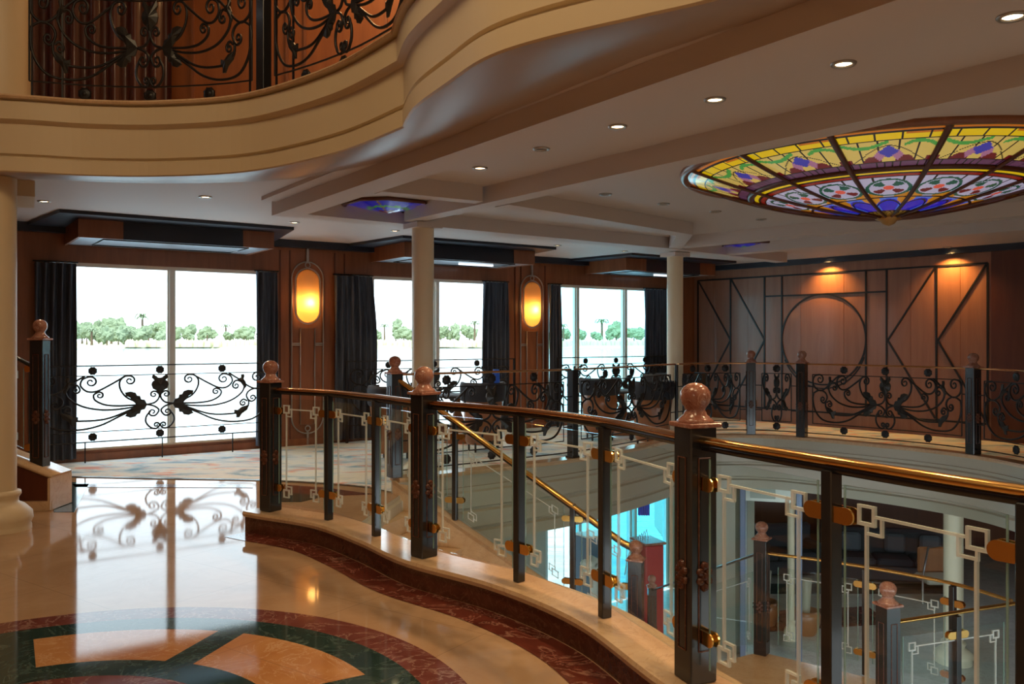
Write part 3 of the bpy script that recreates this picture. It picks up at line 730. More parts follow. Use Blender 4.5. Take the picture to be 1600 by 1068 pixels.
def small_glass(c, ang, label, w_=.42):
    th = thing('ceiling_glass_panel', label, 'stained glass panel', (c[0], c[1], CLZ)); n = 24; vs = []; fs = []; cols = []
    for i in range(n+1):
        for j in range(n+1):
            x = -1+2*i/n; y = -1+2*j/n; k = max(abs(x), abs(y), (abs(x)+abs(y))*.707)
            xx = x*w_; yy = y*w_; zz = CLZ-.015-.09*max(0, 1-k)
            vs.append((c[0]+xx*math.cos(ang)-yy*math.sin(ang), c[1]+xx*math.sin(ang)+yy*math.cos(ang), zz))
    for i in range(n):
        for j in range(n):
            x = -1+2*(i+.5)/n; y = -1+2*(j+.5)/n
            if (abs(x)+abs(y)) > 1.5: continue
            fs.append((i*(n+1)+j, i*(n+1)+j+1, (i+1)*(n+1)+j+1, (i+1)*(n+1)+j)); r = math.hypot(x, y); a = math.atan2(y, x)
            col = K['blue']
            if abs(abs(x)-abs(y)) < .08: col = K['gold']
            if r < .22: col = K['maroon']
            if abs(r-.5) < .05: col = K['green']
            if max(abs(x), abs(y)) > .88: col = K['teal']
            cols.append(col)
    b = MB(); b.add(vs, fs, False); b.build('glass', M['stainedb'], th, colors=cols)
    b = MB(); k = w_*1.02; oc = [(-1, -.5), (-.5, -1), (.5, -1), (1, -.5), (1, .5), (.5, 1), (-.5, 1), (-1, .5)]
    b.tube([(c[0]+(x*math.cos(ang)-y*math.sin(ang))*k, c[1]+(x*math.sin(ang)+y*math.cos(ang))*k, CLZ-.02) for x, y in oc], .02, 6, closed=True); b.build('frame', M['woodd'], th)
p = pl(606, 318, CLZ); small_glass((p.x, p.y), R(35), 'small blue stained glass ceiling panel beside the middle column')
p = pl(1180, 383, CLZ); small_glass((p.x-.1, p.y-.2), R(40), 'small dark stained glass ceiling panel near the inlaid wall')

# ================================================================ downlights
def make_spot(on):
    th = thing('ceiling_spotlight', 'x', 'spotlight', (0, 0, 0))
    MB().lathe([(.042, .0), (.047, -.010), (.062, -.012), (.068, -.004), (.068, 0)], n=24).build('trim_ring', M['ring'], th)
    MB().lathe([(.001, -.002), (.045, -.002)], n=20).build('lens', M['lamp' if on else 'lampoff'], th)
    return th
s_on, s_off = once(make_spot(True)), once(make_spot(False))
SP = [(1582, 25, 'lit round spotlight at the top right corner, nearest to the camera'), (1318, 99, 'lit round spotlight, second nearest in the row between the beams'), (1117, 155, 'lit round spotlight, third in the row between the beams'),
      (965, 197, 'lit round spotlight in the row between the beams, next to an unlit one'), (750, 262, 'lit round spotlight at the far end of the row between the beams'), (321, 307, 'lit round spotlight in the ceiling under the cream balcony curve'),
      (69, 314, 'lit round spotlight near the left column'), (460, 347, 'lit spotlight above the nearer wall lamp'), (617, 360, 'small lit spotlight just left of the middle column'), (871, 383, 'small lit spotlight above the smaller wall lamp'), (975, 392, 'small lit spotlight above the right window pelmet')]
for i, (u, v, lb) in enumerate(SP):
    p = pl(u, v, CLZ); s_on.put(p, 0, lb)
    light('SPOT', 'spotlight_beam', p-Vector((0, 0, .03)), 85 if i < 5 else 60, WARM, size=.04, spot=R(120), blend=.7)
for u, v, lb in ((846, 232, 'unlit spotlight in the row between the beams'), (946, 303, 'unlit spotlight left of the glass dome, nearest the beam'), (1037, 318, 'unlit spotlight, second of the dark four left of the dome'), (1118, 330, 'unlit spotlight, third of the dark four left of the dome'), (1189, 342, 'unlit spotlight closest below the dome')):
    s_off.put(pl(u, v, CLZ), 0, lb)
for s, lb in ((3.05, 'spotlight washing the inlaid wall above the circle'), (5.2, 'spotlight washing the right end of the inlaid wall')):
    p = rp(s, .24, CLZ); s_on.put(p, 0, lb)
    light('SPOT', 'wall_wash', rp(s, .17, 3.05), 140, (1.0, .50, .12), rot=(0, 0, 0), size=.03, spot=R(125), blend=1.0)

# ================================================================ newel posts, baluster posts, glass
def rosette(b, c, r, axis, n=8):  # flat flower facing 'axis' (plan unit vector)
    ax = Vector((axis[0], axis[1], 0)); sx = Vector((-ax.y, ax.x, 0)); c = Vector(c)
    rings = [(0, .018), (.25, .02), (.32, .008), (.6, .014), (1, .004)]; m = n*2; vs = []
    for k, (rr, h) in enumerate(rings):
        for i in range(m):
            a = 2*math.pi*i/m; q = r*rr*(1 if k < 3 else (1.0 if i % 2 else .86)); vs.append(c+sx*math.cos(a)*q+Vector((0, 0, 1))*math.sin(a)*q+ax*h)
    for i in range(m):
        a = 2*math.pi*i/m; q = r*(1.0 if i % 2 else .86); vs.append(c+sx*math.cos(a)*q+Vector((0, 0, 1))*math.sin(a)*q-ax*.006)
    fs = [(k*m+i, k*m+(i+1) % m, (k+1)*m+(i+1) % m, (k+1)*m+i) for k in range(5) for i in range(m)]; fs.append(tuple(5*m+i for i in range(m-1, -1, -1)))
    b.add(vs, fs, True)
def clamp(b, x0, sgn, z):   # two brass plates gripping the glass, x along the railing
    for y in (-.02, .012):
        n = 10; pts = []
        for i in range(n+1): a = -math.pi/2+math.pi*i/n; pts.append((x0+sgn*(.055+.030*math.cos(a)), .030*math.sin(a)))
        pts += [(x0, .028), (x0, -.028)]; m = len(pts)
        vs = [(p[0], y, z+p[1]) for p in pts]+[(p[0], y+.008, z+p[1]) for p in pts]
        fs = [tuple(range(m)), tuple(range(2*m-1, m-1, -1))]+[(i, (i+1) % m, m+(i+1) % m, m+i) for i in range(m)]
        b.add(vs, fs)
    b.box((x0+sgn*.02, 0, z), (.04, .03, .03))
def make_newel(h, clamps=(-1, 1)):
    th = thing('newel_post', 'x', 'newel post', (0, 0, 0)); W_ = .132
    MB().box((0, 0, h/2), (W_, W_, h), 0, .006).build('shaft', M['post'], th)
    for sy in (-1, 1):
        for sx in (0, 1):
            f = MB(); ang = 0 if sx == 0 else math.pi/2
            def P(x, z, o=.0): return Vector((x, sy*(W_/2+o), z)) if not sx else Vector((sy*(W_/2+o), x, z))
            for x in (-.028, .028): f.tube([P(x, .14, .002), P(x, h-.13, .002)], .0035, 5)
            for z in (.14, h-.13): f.tube([P(-.028, z, .002), P(.028, z, .002)], .0035, 5)
            f.build('inset_frame', M['brownm'], th)
            r = MB(); ax = (0, sy) if not sx else (sy, 0)
            for dx, dz_ in ((0, 0), (0, .045), (0, -.045), (.02, .02), (-.02, .02), (.02, -.02), (-.02, -.02)): rosette(r, P(dx, h*.42+dz_, .002), .02, ax, 5)
            r.build('rosette', M['brownm'], th)
    f = MB(); f.box((0, 0, h+.008), (.165, .165, .02), 0, .004); f.build('capital_plate', M['pink'], th)
    prof = [(.078, .018), (.08, .024), (.066, .036), (.050, .05), (.046, .062), (.040, .07), (.045, .078), (.060, .10), (.066, .125), (.063, .148), (.05, .168), (.028, .182), (.001, .187)]
    f = MB(); f.lathe(prof, c=(0, 0, h), n=28); f.build('ball_finial', M['pink'], th)
    if clamps:
        for sg in clamps:
            for z in (.205*h/1.085, .85*h/1.085): f = MB(); clamp(f, sg*W_/2, sg, z); f.build('clamp', M['brass'], th)
    return th
NH = 1.085
newel = once(make_newel(NH)); newel_plain = once(make_newel(NH, ())); newel_r = once(make_newel(NH, (1,))); newel_tall = once(make_newel(1.19, ())); newel_tall_l = once(make_newel(1.19, (-1,)))
def make_baluster(h=1.0):
    th = thing('baluster_post', 'x', 'baluster post', (0, 0, 0))
    MB().box((0, 0, h/2), (.048, .058, h), 0, .004).build('shaft', M['post'], th)
    for sg in (-1, 1):
        for z in (.205, .85): f = MB(); clamp(f, sg*.024, sg, z); f.build('clamp', M['brass'], th)
    return th
bal = once(make_baluster())
def etched_key(b, ox, oz, sx, sz, P, q=.009):   # greek key corner, (ox, oz) outer corner, sx/sz towards the middle
    def seg(x0, z0, x1, z1):
        X0, X1 = sorted((ox+sx*x0, ox+sx*x1)); Z0, Z1 = sorted((oz+sz*z0, oz+sz*z1))
        vs = [P(X0, Z0, -1), P(X1, Z0, -1), P(X1, Z1, -1), P(X0, Z1, -1), P(X0, Z0, 1), P(X1, Z0, 1), P(X1, Z1, 1), P(X0, Z1, 1)]
        b.add(vs, [(0, 3, 2, 1), (4, 5, 6, 7), (0, 1, 5, 4), (1, 2, 6, 5), (2, 3, 7, 6), (3, 0, 4, 7)])
    seg(0, 0, .07, q); seg(0, 0, q, .07); seg(0, .058, .07, .07); seg(.058, 0, .07, .07)
    seg(.07, .03, .10, .03+q); seg(.09, .03, .09+q, .09+q); seg(.03, .07, .03+q, .10); seg(.03, .09, .09+q, .09+q)
    return seg
def pane(name, label, a, c, z0a, z0c, hgt, parent_label_cat='glass panel', group=None, key=True):
    """glass panel between plan points a and c; bottoms z0a, z0c"""
    a = Vector(a); c = Vector(c); L = (c-a).length; d = (c-a)/L; n = Vector((-d.y, d.x))
    th = thing(name, label, parent_label_cat, (((a+c)/2).x, ((a+c)/2).y, min(z0a, z0c)), 0, group)
    def P(x, z, side=0, t=.005): zz = z0a+(z0c-z0a)*x/L+z; return Vector((a.x+d.x*x+n.x*side*t, a.y+d.y*x+n.y*side*t, zz))
    b = MB(); vs = [P(x, z, s) for s in (-1, 1) for x, z in ((0, 0), (L, 0), (L, hgt), (0, hgt))]
    b.add(vs, [(0, 3, 2, 1), (4, 5, 6, 7), (0, 1, 5, 4), (1, 2, 6, 5), (2, 3, 7, 6), (3, 0, 4, 7)]); b.build('pane', M['glass'], th)
    b = MB(); P2 = lambda x, z, s: P(x, z, s, .0062); m = .055
    s = etched_key(b, m, hgt-m, 1, -1, P2); etched_key(b, L-m, hgt-m, -1, -1, P2); etched_key(b, m, m, 1, 1, P2); etched_key(b, L-m, m, -1, 1, P2)
    def seg(x0, z0, x1, z1):
        vs = [P2(x0, z0, -1), P2(x1, z0, -1), P2(x1, z1, -1), P2(x0, z1, -1), P2(x0, z0, 1), P2(x1, z0, 1), P2(x1, z1, 1), P2(x0, z1, 1)]
        b.add(vs, [(0, 3, 2, 1), (4, 5, 6, 7), (0, 1, 5, 4), (1, 2, 6, 5), (2, 3, 7, 6), (3, 0, 4, 7)])
    if L > .3: seg(m+.10, hgt-m-.039, L-m-.10, hgt-m-.03)
    for x in (m+.03, L-m-.042): seg(x, m+.10, x+.009, hgt-m-.10)
    b.build('etched_border', M['etch'], th)
    for x in (.0, L): e = MB(); e.tube([P(x, 0), P(x, hgt)], .0045, 6); e.build('polished_edge', M['edge'], th)
    return th
def handrail(name, label, pts, w_=.03, m='brass'):
    th = thing(name, label, 'handrail', tuple(pts[len(pts)//2]))
    MB().tube(pts, .032, 12, rb=.017).build('rail_cap', M[m], th)
    MB().tube([Vector(p)-Vector((0, 0, .026)) for p in pts], .024, 4, rb=.020).build('rail_base', M['post'], th); return th
# near railing
NW_ = [NP.near(p) for p in ((-2.045, 7.27), (-1.47, 6.89), (-1.0, 6.33), (-.593, 5.757), (.0545, 5.16), (.50, 4.50), (.789, 3.683), (1.126, 3.02), (1.46, 2.42))]
kinds = 'NbbNbbNbb'
nl = iter(['black newel post with pink ball finial at the left end of the glass railing', 'black newel post with large marble ball, middle one of the curved glass railing', 'nearest and largest black newel post with pink marble ball finial'])
blb = iter(['thin black post, first to the right of the leftmost newel of the glass railing', 'thin black post just left of the middle newel of the glass railing', 'thin black post, first to the right of the middle newel', 'thin black post, second to the right of the middle newel', 'thin black post, first to the right of the largest newel', 'thick-looking near black post at the right edge of the photo'])
for k, s in zip(kinds, NW_):
    p, d = NP.at(s); a = math.atan2(d.y, d.x)
    (newel_r if s == NW_[0] else newel if k == 'N' else bal).put((p.x, p.y, CZ), a, next(nl if k == 'N' else blb))
glb = ['etched glass panel beside the leftmost newel of the curved railing', 'etched glass panel between the two thin posts left of the middle newel', 'narrow etched glass panel just left of the middle newel', 'etched glass panel just right of the middle newel', 'etched glass panel between the two thin posts right of the middle newel', 'etched glass panel just left of the largest newel', 'etched glass panel just right of the largest newel', 'nearest etched glass panel at the right edge', 'etched glass panel running out of the frame at right']
for i in range(8):
    s0 = NW_[i]+(.066 if kinds[i] == 'N' else .024)+.035; s1 = NW_[i+1]-(.066 if kinds[i+1] == 'N' else .024)-.035
    pane('glass_panel', glb[i], NP.at(s0)[0], NP.at(s1)[0], CZ+.07, CZ+.07, .885)
pane('glass_panel', glb[8], NP.at(NW_[8]+.06)[0], NP.at(NW_[8]+.75)[0], CZ+.07, CZ+.07, .885)
RZ = 1.205
for i0, i1, lb, m in ((0, 3, 'copper handrail between the leftmost and the middle newel', 'copper'), (3, 6, 'dark handrail with copper top between the middle and the largest newel', 'copper'), (6, 8, 'bright brass handrail running right from the largest newel', 'brass')):
    e = .9 if i0 == 6 else -.06
    handrail('handrail', lb, [Vector((*NP.at(x)[0], RZ)) for x in [NW_[i0]+.06+(NW_[i1]+e-NW_[i0]-.06)*k/24 for k in range(25)]], m=m)

# ---- iron balustrade pattern
CX, CY, UN = 738.0, 215.0, 410.0
def spiral(last, cc, turns, dr, n=22):
    r0 = math.hypot(last[0]-cc[0], last[1]-cc[1]); a0 = math.atan2(last[1]-cc[1], last[0]-cc[0]); out = []
    for i in range(1, n+1):
        t = i/n; r = r0*(1-t*.82); a = a0+dr*turns*2*math.pi*t; out.append((cc[0]+r*math.cos(a), cc[1]+r*math.sin(a)))
    return out
SC = [([(825, 440), (775, 428), (748, 400), (742, 368), (758, 348)], (778, 366), 1.2, 1), ([(825, 440), (775, 455), (745, 485), (760, 518)], (786, 500), 1.2, -1),
      ([(800, 490), (828, 530), (830, 575), (800, 615), (765, 625), (742, 605)], (762, 598), 1.2, 1), ([(880, 420), (950, 385), (990, 330), (1000, 270), (975, 228), (940, 220)], (935, 256), 1.3, -1),
      ([(960, 220), (1060, 285), (1140, 328), (1200, 328), (1240, 285), (1228, 240), (1190, 222)], (1178, 260), 1.3, -1), ([(880, 440), (1000, 442), (1090, 430), (1150, 395), (1160, 355), (1130, 335)], (1124, 360), 1.2, -1),
      ([(880, 450), (1000, 467), (1120, 465), (1230, 435), (1310, 375), (1330, 310), (1310, 270)], None, 0, 0), ([(1300, 275), (1262, 280), (1245, 305)], (1268, 318), 1.2, -1),
      ([(1215, 215), (1300, 275), (1360, 325), (1420, 348), (1480, 320), (1498, 270), (1480, 228), (1440, 216)], (1424, 254), 1.3, -1), ([(910, 465), (1050, 525), (1150, 542), (1270, 540)], None, 0, 0),
      ([(1290, 540), (1350, 500), (1362, 450), (1345, 400), (1370, 360), (1430, 345), (1490, 370)], None, 0, 0), ([(1355, 430), (1380, 450), (1405, 440)], (1390, 420), 1.1, -1), ([(1350, 445), (1322, 430), (1300, 448)], (1320, 460), 1.1, -1),
      ([(900, 470), (1000, 520), (1120, 580), (1250, 605), (1390, 590), (1470, 520), (1498, 430), (1490, 370)], None, 0, 0)]
LV = [[(822, 440), (838, 405), (862, 400), (868, 374), (888, 370), (898, 348), (930, 338), (966, 345), (958, 370), (932, 385), (918, 410), (902, 425), (892, 442)],
      [(822, 440), (838, 475), (862, 480), (868, 506), (888, 510), (898, 528), (930, 535), (966, 520), (952, 502), (928, 492), (918, 470), (902, 455), (892, 438)],
      [(1300, 292), (1280, 285), (1285, 262), (1305, 255), (1305, 230), (1325, 228), (1330, 245), (1320, 262), (1338, 290), (1344, 330), (1330, 345), (1316, 315)],
      [(1255, 510), (1280, 515), (1310, 490), (1330, 485), (1360, 475), (1352, 515), (1310, 545), (1292, 575), (1270, 575), (1270, 550), (1255, 535)]]
URN = [(738, 240), (752, 238), (765, 225), (785, 212), (792, 238), (772, 255), (790, 272), (795, 292), (785, 322), (760, 338), (752, 356), (738, 366)]
def ironwork(path, sc_, hw, zb, zt, th, r=.0075, ball_hi=None, ball_lo=None, inner=False):
    """scroll panel centred at arclength sc_, half width hw, between heights zb and zt on the plan path"""
    xs = hw/((285 if inner else 765)/UN); H_ = zt-zb; SCx, LVx = (SC[:4], LV[:2]) if inner else (SC, LV)
    def W(x, y, n=0):
        p, d = path.at(sc_+x); return Vector((p.x-d.y*n, p.y+d.x*n, y))
    def map_(px, py, mir, n=0): return W((px-CX)/UN*xs*mir, zt-(py-CY)/UN*H_, n)
    b = MB()
    for mir in (-1, 1):
        for pts, cc, tn, dr in SCx:
            q = [(v.x, v.y) for v in cat([Vector((x, y, 0)) for x, y in pts], 5)]
            if cc: q += spiral(q[-1], cc, tn, dr)
            b.tube([map_(x, y, mir) for x, y in q], [r*(1.0 if (not cc or i < len(q)-14) else .8) for i in range(len(q))], 5)
    b.build('scrollwork', M['iron'], th)
    b = MB()
    N = max(8, int(hw*10))
    for z in (zt, zb): b.tube([W(-hw+2*hw*i/N, z) for i in range(N+1)], .008, 4)
    for x in (-hw, hw): b.tube([W(x, zb), W(x, zt)], .008, 4)
    b.build('panel_frame', M['iron'], th)
    for mir in (-1, 1):
        for lf in LVx:
            b = MB(); m = len(lf); cx = sum(p[0] for p in lf)/m; cy2 = sum(p[1] for p in lf)/m
            vs = []
            for s_ in (-1, 1):
                vs += [map_(x, y, mir, .006*s_) for x, y in lf]; vs.append(map_(cx, cy2, mir, .026*s_))
            fs = []
            for i in range(m): j = (i+1) % m; fs += [(i, j, m), (m+1+j, m+1+i, 2*m+1), (j, i, m+1+i, m+1+j)]
            b.add(vs, fs, False); b.build('leaf', M['leafm'], th)
    b = MB(); lf = URN+[(2*CX-x, y) for x, y in reversed(URN[1:-1])]; m = len(lf); vs = []
    for s_ in (-1, 1): vs += [map_(x, y, 1, .008*s_) for x, y in lf]+[map_(738, 295, 1, .04*s_)]
    fs = []
    for i in range(m): j = (i+1) % m; fs += [(i, j, m), (m+1+j, m+1+i, 2*m+1), (j, i, m+1+i, m+1+j)]
    b.add(vs, fs, False); b.build('urn_ornament', M['leafm'], th)
    for z, rr in ((ball_hi, .058), (ball_lo, .058)):
        if z is None: continue
        for x in (-.56*hw, 0, .56*hw):
            p, d = path.at(sc_+x); ax = (-d.y, d.x)
            b = MB(); rosette(b, (p.x, p.y, z), rr, ax, 8); rosette(b, (p.x, p.y, z), rr, (-ax[0], -ax[1]), 8); b.build('rosette', M['iron'], th)
def rail_tube(path, a, c, z, r, th, name, m, n=24, rb=None):
    MB().tube([Vector((*path.at(a+(c-a)*i/n)[0], z)) for i in range(n+1)], r, 8, rb=rb).build(name, M[m], th)
# balustrades in front of the windows
for (t0, t1), lb in (((-.55, 2.62), 'black iron scroll balustrade in front of the leftmost window'), ((3.72, 6.9), 'black iron scroll balustrade in front of the middle window'), ((7.85, 10.75), 'black iron scroll balustrade in front of the right window')):
    path = Path([wp(t0, .22, 0).to_2d(), wp(t1, .22, 0).to_2d()]); p = path.at(path.len/2)[0]
    th = thing('iron_balustrade', lb, 'balustrade', (p.x, p.y, 0.012)); ln = path.len
    ironwork(path, ln/2-.03, ln/2-.1, .41, 1.14, th, r=.013, ball_hi=1.205, ball_lo=.345)
    for z, nm in ((1.27, 'top_rail'), (.28, 'bottom_rail')): rail_tube(path, 0, ln, z, .009, th, nm, 'iron')
    for x in (.03, ln*.2, ln/2, ln*.8, ln-.03):
        q = path.at(x)[0]; MB().box((q.x, q.y, .146), (.014, .014, .268), WANG).build('leg', M['iron'], th)
    for x in (.01, ln-.01):
        q = path.at(x)[0]; MB().box((q.x, q.y, .645), (.03, .03, 1.265), WANG).build('end_post', M['iron'], th)
# far balustrade
fn = [FP.near(p) for p in ((-1.23, 9.0), (.744, 10.5), (2.42, 12.56), (3.63, 13.0), (4.28, 12.66), (5.8, 10.79))]
newel_plain_l = ['black newel post with pink ball finial at the head of the stairs', 'black newel post in the far railing, left of the pair before the inlaid wall', 'black newel post in the far railing, right of the pair before the inlaid wall', 'black newel post in the far railing near the right edge']
for s, lb in zip((fn[0], fn[3], fn[4], fn[5]), newel_plain_l):
    p, d = FP.at(s); newel_plain.put((p.x, p.y, CZ), math.atan2(d.y, d.x), lb)
for s, lb in ((fn[1], 'plain black square post of the far railing before the right window'), (fn[2], 'thin black post of the far railing beside the second column')):
    p, d = FP.at(s); th = thing('railing_post', lb, 'railing post', (p.x, p.y, CZ)); w_ = .10 if s == fn[1] else .04
    MB().box((p.x, p.y, CZ+.535), (w_, w_, 1.07), math.atan2(d.y, d.x), .004).build('shaft', M['post'], th)
    MB().box((p.x, p.y, CZ+.01), (w_*1.3, w_*1.3, .02), math.atan2(d.y, d.x), .003).build('foot_plate', M['iron'], th)
fl_ = ['iron scroll balustrade of the stairwell before the middle window', 'iron scroll balustrade of the stairwell before the dark chairs', 'iron scroll balustrade beside the second column, seen at a slant', 'short iron balustrade between the paired newels', 'long iron scroll balustrade before the circle of the inlaid wall', 'iron scroll balustrade running out at the right edge']
seg = list(zip(fn, fn[1:]+[fn[5]+2.6]))
for (a, c), lb in zip(seg, fl_):
    p = FP.at((a+c)/2)[0]; th = thing('iron_balustrade', lb, 'balustrade', (p.x, p.y, CZ)); hw = (c-a)/2-.16
    ironwork(FP, (a+c)/2, hw, .385, 1.10, th, r=.013, ball_hi=1.175 if hw > .5 else None, ball_lo=.31 if hw > .5 else None, inner=hw < .5)
    if hw <= .5:
        for z in (1.175, .31):
            q, d = FP.at((a+c)/2); b = MB(); rosette(b, (q.x, q.y, z), .06, (-d.y, d.x)); rosette(b, (q.x, q.y, z), .06, (d.y, -d.x)); b.build('rosette', M['iron'], th)
    for x0, x1 in ((a+.05, (a+c)/2-hw), ((a+c)/2+hw, c-.05)):
        for z in (.55, .92): rail_tube(FP, x0, x1, z, .008, th, 'link_bar', 'iron', 2)
    rail_tube(FP, a+.05, c-.05, .24, .008, th, 'bottom_rail', 'iron')
    rail_tube(FP, a+.04, c-.04, 1.25, .020, th, 'handrail', 'copper', rb=.013)
# upper balcony railing
UR = Path([p for p in offs(UC, .12) if p.y > 1.0])
us = [UR.s_u(u, 0, UR.len) for u in (30, 408, 640)]
ua = UR.s_u(45); ub_ = UR.s_u(392); uc_ = UR.s_u(430)
UZ = 3.625
for a, c, lb in ((ua, ub_, 'bronzed iron scroll balustrade of the upper balcony before the dark curtain'), (uc_, uc_+(ub_-ua)*.92, 'bronzed iron scroll balustrade of the upper balcony before the orange panels')):
    p = UR.at((a+c)/2)[0]; th = thing('balcony_balustrade', lb, 'balustrade', (p.x, p.y, UZ))
    ironwork(UR, (a+c)/2, (c-a)/2, UZ+.17, UZ+.91, th, r=.012, ball_hi=UZ+.98, ball_lo=UZ+.095)
    rail_tube(UR, a, c, UZ+.02, .008, th, 'bottom_rail', 'iron'); rail_tube(UR, a, c, UZ+1.06, .02, th, 'handrail', 'copper')
    for x in (a+.02, a+(c-a)*.13, c-.02): q = UR.at(x)[0]; MB().box((q.x, q.y, UZ+.5), (.014, .014, 1.0), UR.ang(x)).build('upright', M['iron'], th)
q, d = UR.at((ub_+uc_)/2); th = thing('railing_post', 'dark square post between the two upper balcony railings', 'railing post', (q.x, q.y, UZ))
MB().box((q.x, q.y, UZ+.55), (.09, .09, 1.1), math.atan2(d.y, d.x), .004).build('shaft', M['post'], th)
MB().box((q.x, q.y, UZ+1.11), (.11, .11, .03), math.atan2(d.y, d.x), .004).build('cap', M['pink'], th)

# ================================================================ stairs down to the half landing
S0 = Vector((-1.23, 9.0)); S1 = Vector((1.17, 8.1)); DS = (S1-S0).normalized(); NSd = Vector((DS.y, -DS.x))   # towards the camera
LDZ = -1.65; run = (S1-S0).length
b = MB(); nT = 10
for i in range(nT):
    a = S0+DS*(run*i/nT)+NSd*.06; c = S0+DS*(run*(i+1)/nT+.02)+NSd*.06; z = -(i+1)*(-LDZ)/nT
    b.prism([a, c, c+NSd*1.75, a+NSd*1.75], z-.16, z)
tag(b.build('staircase', M['curb']), 'tan marble flight of steps going down from the hall to the half landing', 'staircase')
def stringer(off, label):
    th = MB(); pr = []
    for k in range(21):
        t = k/20; z = .175-.30*t/.12*.35 if False else (.16-1.42*t); pr.append((S0+DS*(run*t)+NSd*off, z))
    vs = []
    for p, z in pr:
        for o, zz in ((-.07, z), (.07, z), (.05, z-.05), (.05, z-.62), (-.05, z-.62), (-.05, z-.05)): q = p+NSd*o; vs.append((q.x, q.y, zz))
    fs = [(i*6+k, i*6+(k+1) % 6, (i+1)*6+(k+1) % 6, (i+1)*6+k) for i in range(20) for k in range(6)]+[tuple(range(5, -1, -1)), tuple(range(120, 126))]
    th.add(vs, fs); return tag(th.build('stair_stringer', M['curb']), label, 'stair side')
stringer(0, 'tan marble side of the descending stairs, the far side with brass rail'); stringer(1.78, 'tan marble side of the descending stairs, hidden side by the curved curb')
def stair_rail(off, name_lb, bal_ts, lbs, m='brass'):
    P = lambda t, z: Vector((*(S0+DS*(run*t)+NSd*off), z))
    pts = [P(0.02, 1.19)]+[P(.05+.9*i/20, 1.19-1.55*(.03+.93*i/20)) for i in range(21)]+[P(.99, -.34)]
    th = thing('handrail', name_lb, 'handrail', tuple(pts[10])); MB().tube(pts, .034, 12, rb=.024).build('rail_cap', M[m], th)
    MB().tube([p-Vector((0, 0, .03)) for p in pts], .018, 6).build('rail_base', M['post'], th)
    for t, lb in zip(bal_ts, lbs):
        p = P(t, .16-1.42*t); h = (1.19-1.55*(t-.02))-p.z-.02; bal.put(p, math.atan2(DS.y, DS.x), lb, scale=(1, 1, h))
    ts = [0]+list(bal_ts)+[1.0]
    for i, (a, c) in enumerate(zip(ts, ts[1:])):
        pa = S0+DS*(run*a+.09)+NSd*off; pc = S0+DS*(run*c-.09)+NSd*off
        pane('glass_panel', name_lb.split(' handrail')[0]+['', ', first', ', second', ', third'][0]+' glass panel '+['at the top of the stairs', 'halfway down the stairs', 'at the bottom of the stairs'][i], pa, pc, .22-1.42*(a+.04), .22-1.42*(c-.04), .80)
stair_rail(0, 'sloping brass stair handrail of the far side', (.27, .758), ('thin black stair post below the brass handrail, upper one', 'thin black stair post below the brass handrail, lower one'))
# landing
LP_ = [(.45, 6.3), (1.1, 8.15), (2.6, 8.98), (4.0, 7.86), (4.4, 7.1), (2.95, 6.62), (2.2, 5.6), (1.0, 5.9)]
b = MB(); b.prism(LP_, LDZ-.3, LDZ); tag(b.build('stair_landing', M['curb']), 'tan marble half landing below the glass railing', 'landing')
newel_tall_l.put((1.17, 8.1, LDZ), math.atan2(DS.y, DS.x), 'black newel with pink ball at the foot of the brass stair handrail')
newel_tall.put((2.6, 8.93, LDZ), R(-35), 'black newel with pink ball on the half landing, before the white gate')
newel_tall.put((2.95, 6.73, LDZ), R(20), 'black newel with reddish ball on the half landing, lowest at the right')
newel_tall.put((2.22, 13.6, LZ), 0, 'distant newel with ball at the foot of the lower flight')
hr = lambda lb, pts, m='brass': (lambda th: MB().tube(pts, .024, 10, rb=.016).build('rail_cap', M[m], th))(thing('handrail', lb, 'handrail', tuple(pts[len(pts)//2])))
lc = cat([(2.66, 8.9), (3.3, 8.5), (3.98, 7.86), (4.25, 7.3)], 6)
hr('thin brass handrail of the landing, running right from the newel before the gate', [Vector((p.x, p.y, LDZ+1.05)) for p in lc])
hr('thin brass handrail running right from the lowest newel', [Vector((x, y, LDZ+1.05)) for x, y in ((3.0, 6.75), (3.4, 6.9), (3.9, 7.1), (4.3, 7.25))])
hr('dark handrail of the lower flight sloping away from the landing', [Vector((2.6-.38*i/10, 8.95+4.6*i/10, LDZ+1.05-1.75*i/10)) for i in range(11)], 'post')
LPp = Path([(p.x, p.y) for p in lc])
for s, lb in ((.95, 'thin black post of the landing railing, left one'), (1.75, 'thin black post of the landing railing, right one')):
    q, d = LPp.at(s); bal.put((q.x, q.y, LDZ), math.atan2(d.y, d.x), lb, scale=(1, 1, 1.03))
for i, (a, c) in enumerate(((.1, .88), (1.02, 1.68))): pane('glass_panel', 'etched glass panel of the landing railing, %s one' % ('left' if i == 0 else 'right'), LPp.at(a)[0], LPp.at(c)[0], LDZ+.12, LDZ+.12, .8)
pane('glass_panel', 'etched glass panel beside the lowest newel', (3.1, 6.8), (4.1, 7.15), LDZ+.12, LDZ+.12, .8)
bal.put((3.62, 6.98, LDZ), R(20), 'thin black post behind the panel of the lowest newel', scale=(1, 1, 1.03))
pane('glass_panel', 'sloping glass panel of the lower flight', (2.58, 9.2), (2.36, 11.6), LDZ-.0, LDZ-.95, .78)
b = MB()
for i in range(11):
    z = LDZ-(i+1)*(LDZ-LZ)/12; y0 = 8.6+i*.42; b.prism([(1.1-.03*i, y0), (2.62-.035*i, y0), (2.6-.035*i, y0+.44), (1.1-.03*i, y0+.44)], z-.17, z)
tag(b.build('staircase', M['curb']), 'lower flight of tan steps from the landing to the lower deck', 'staircase')

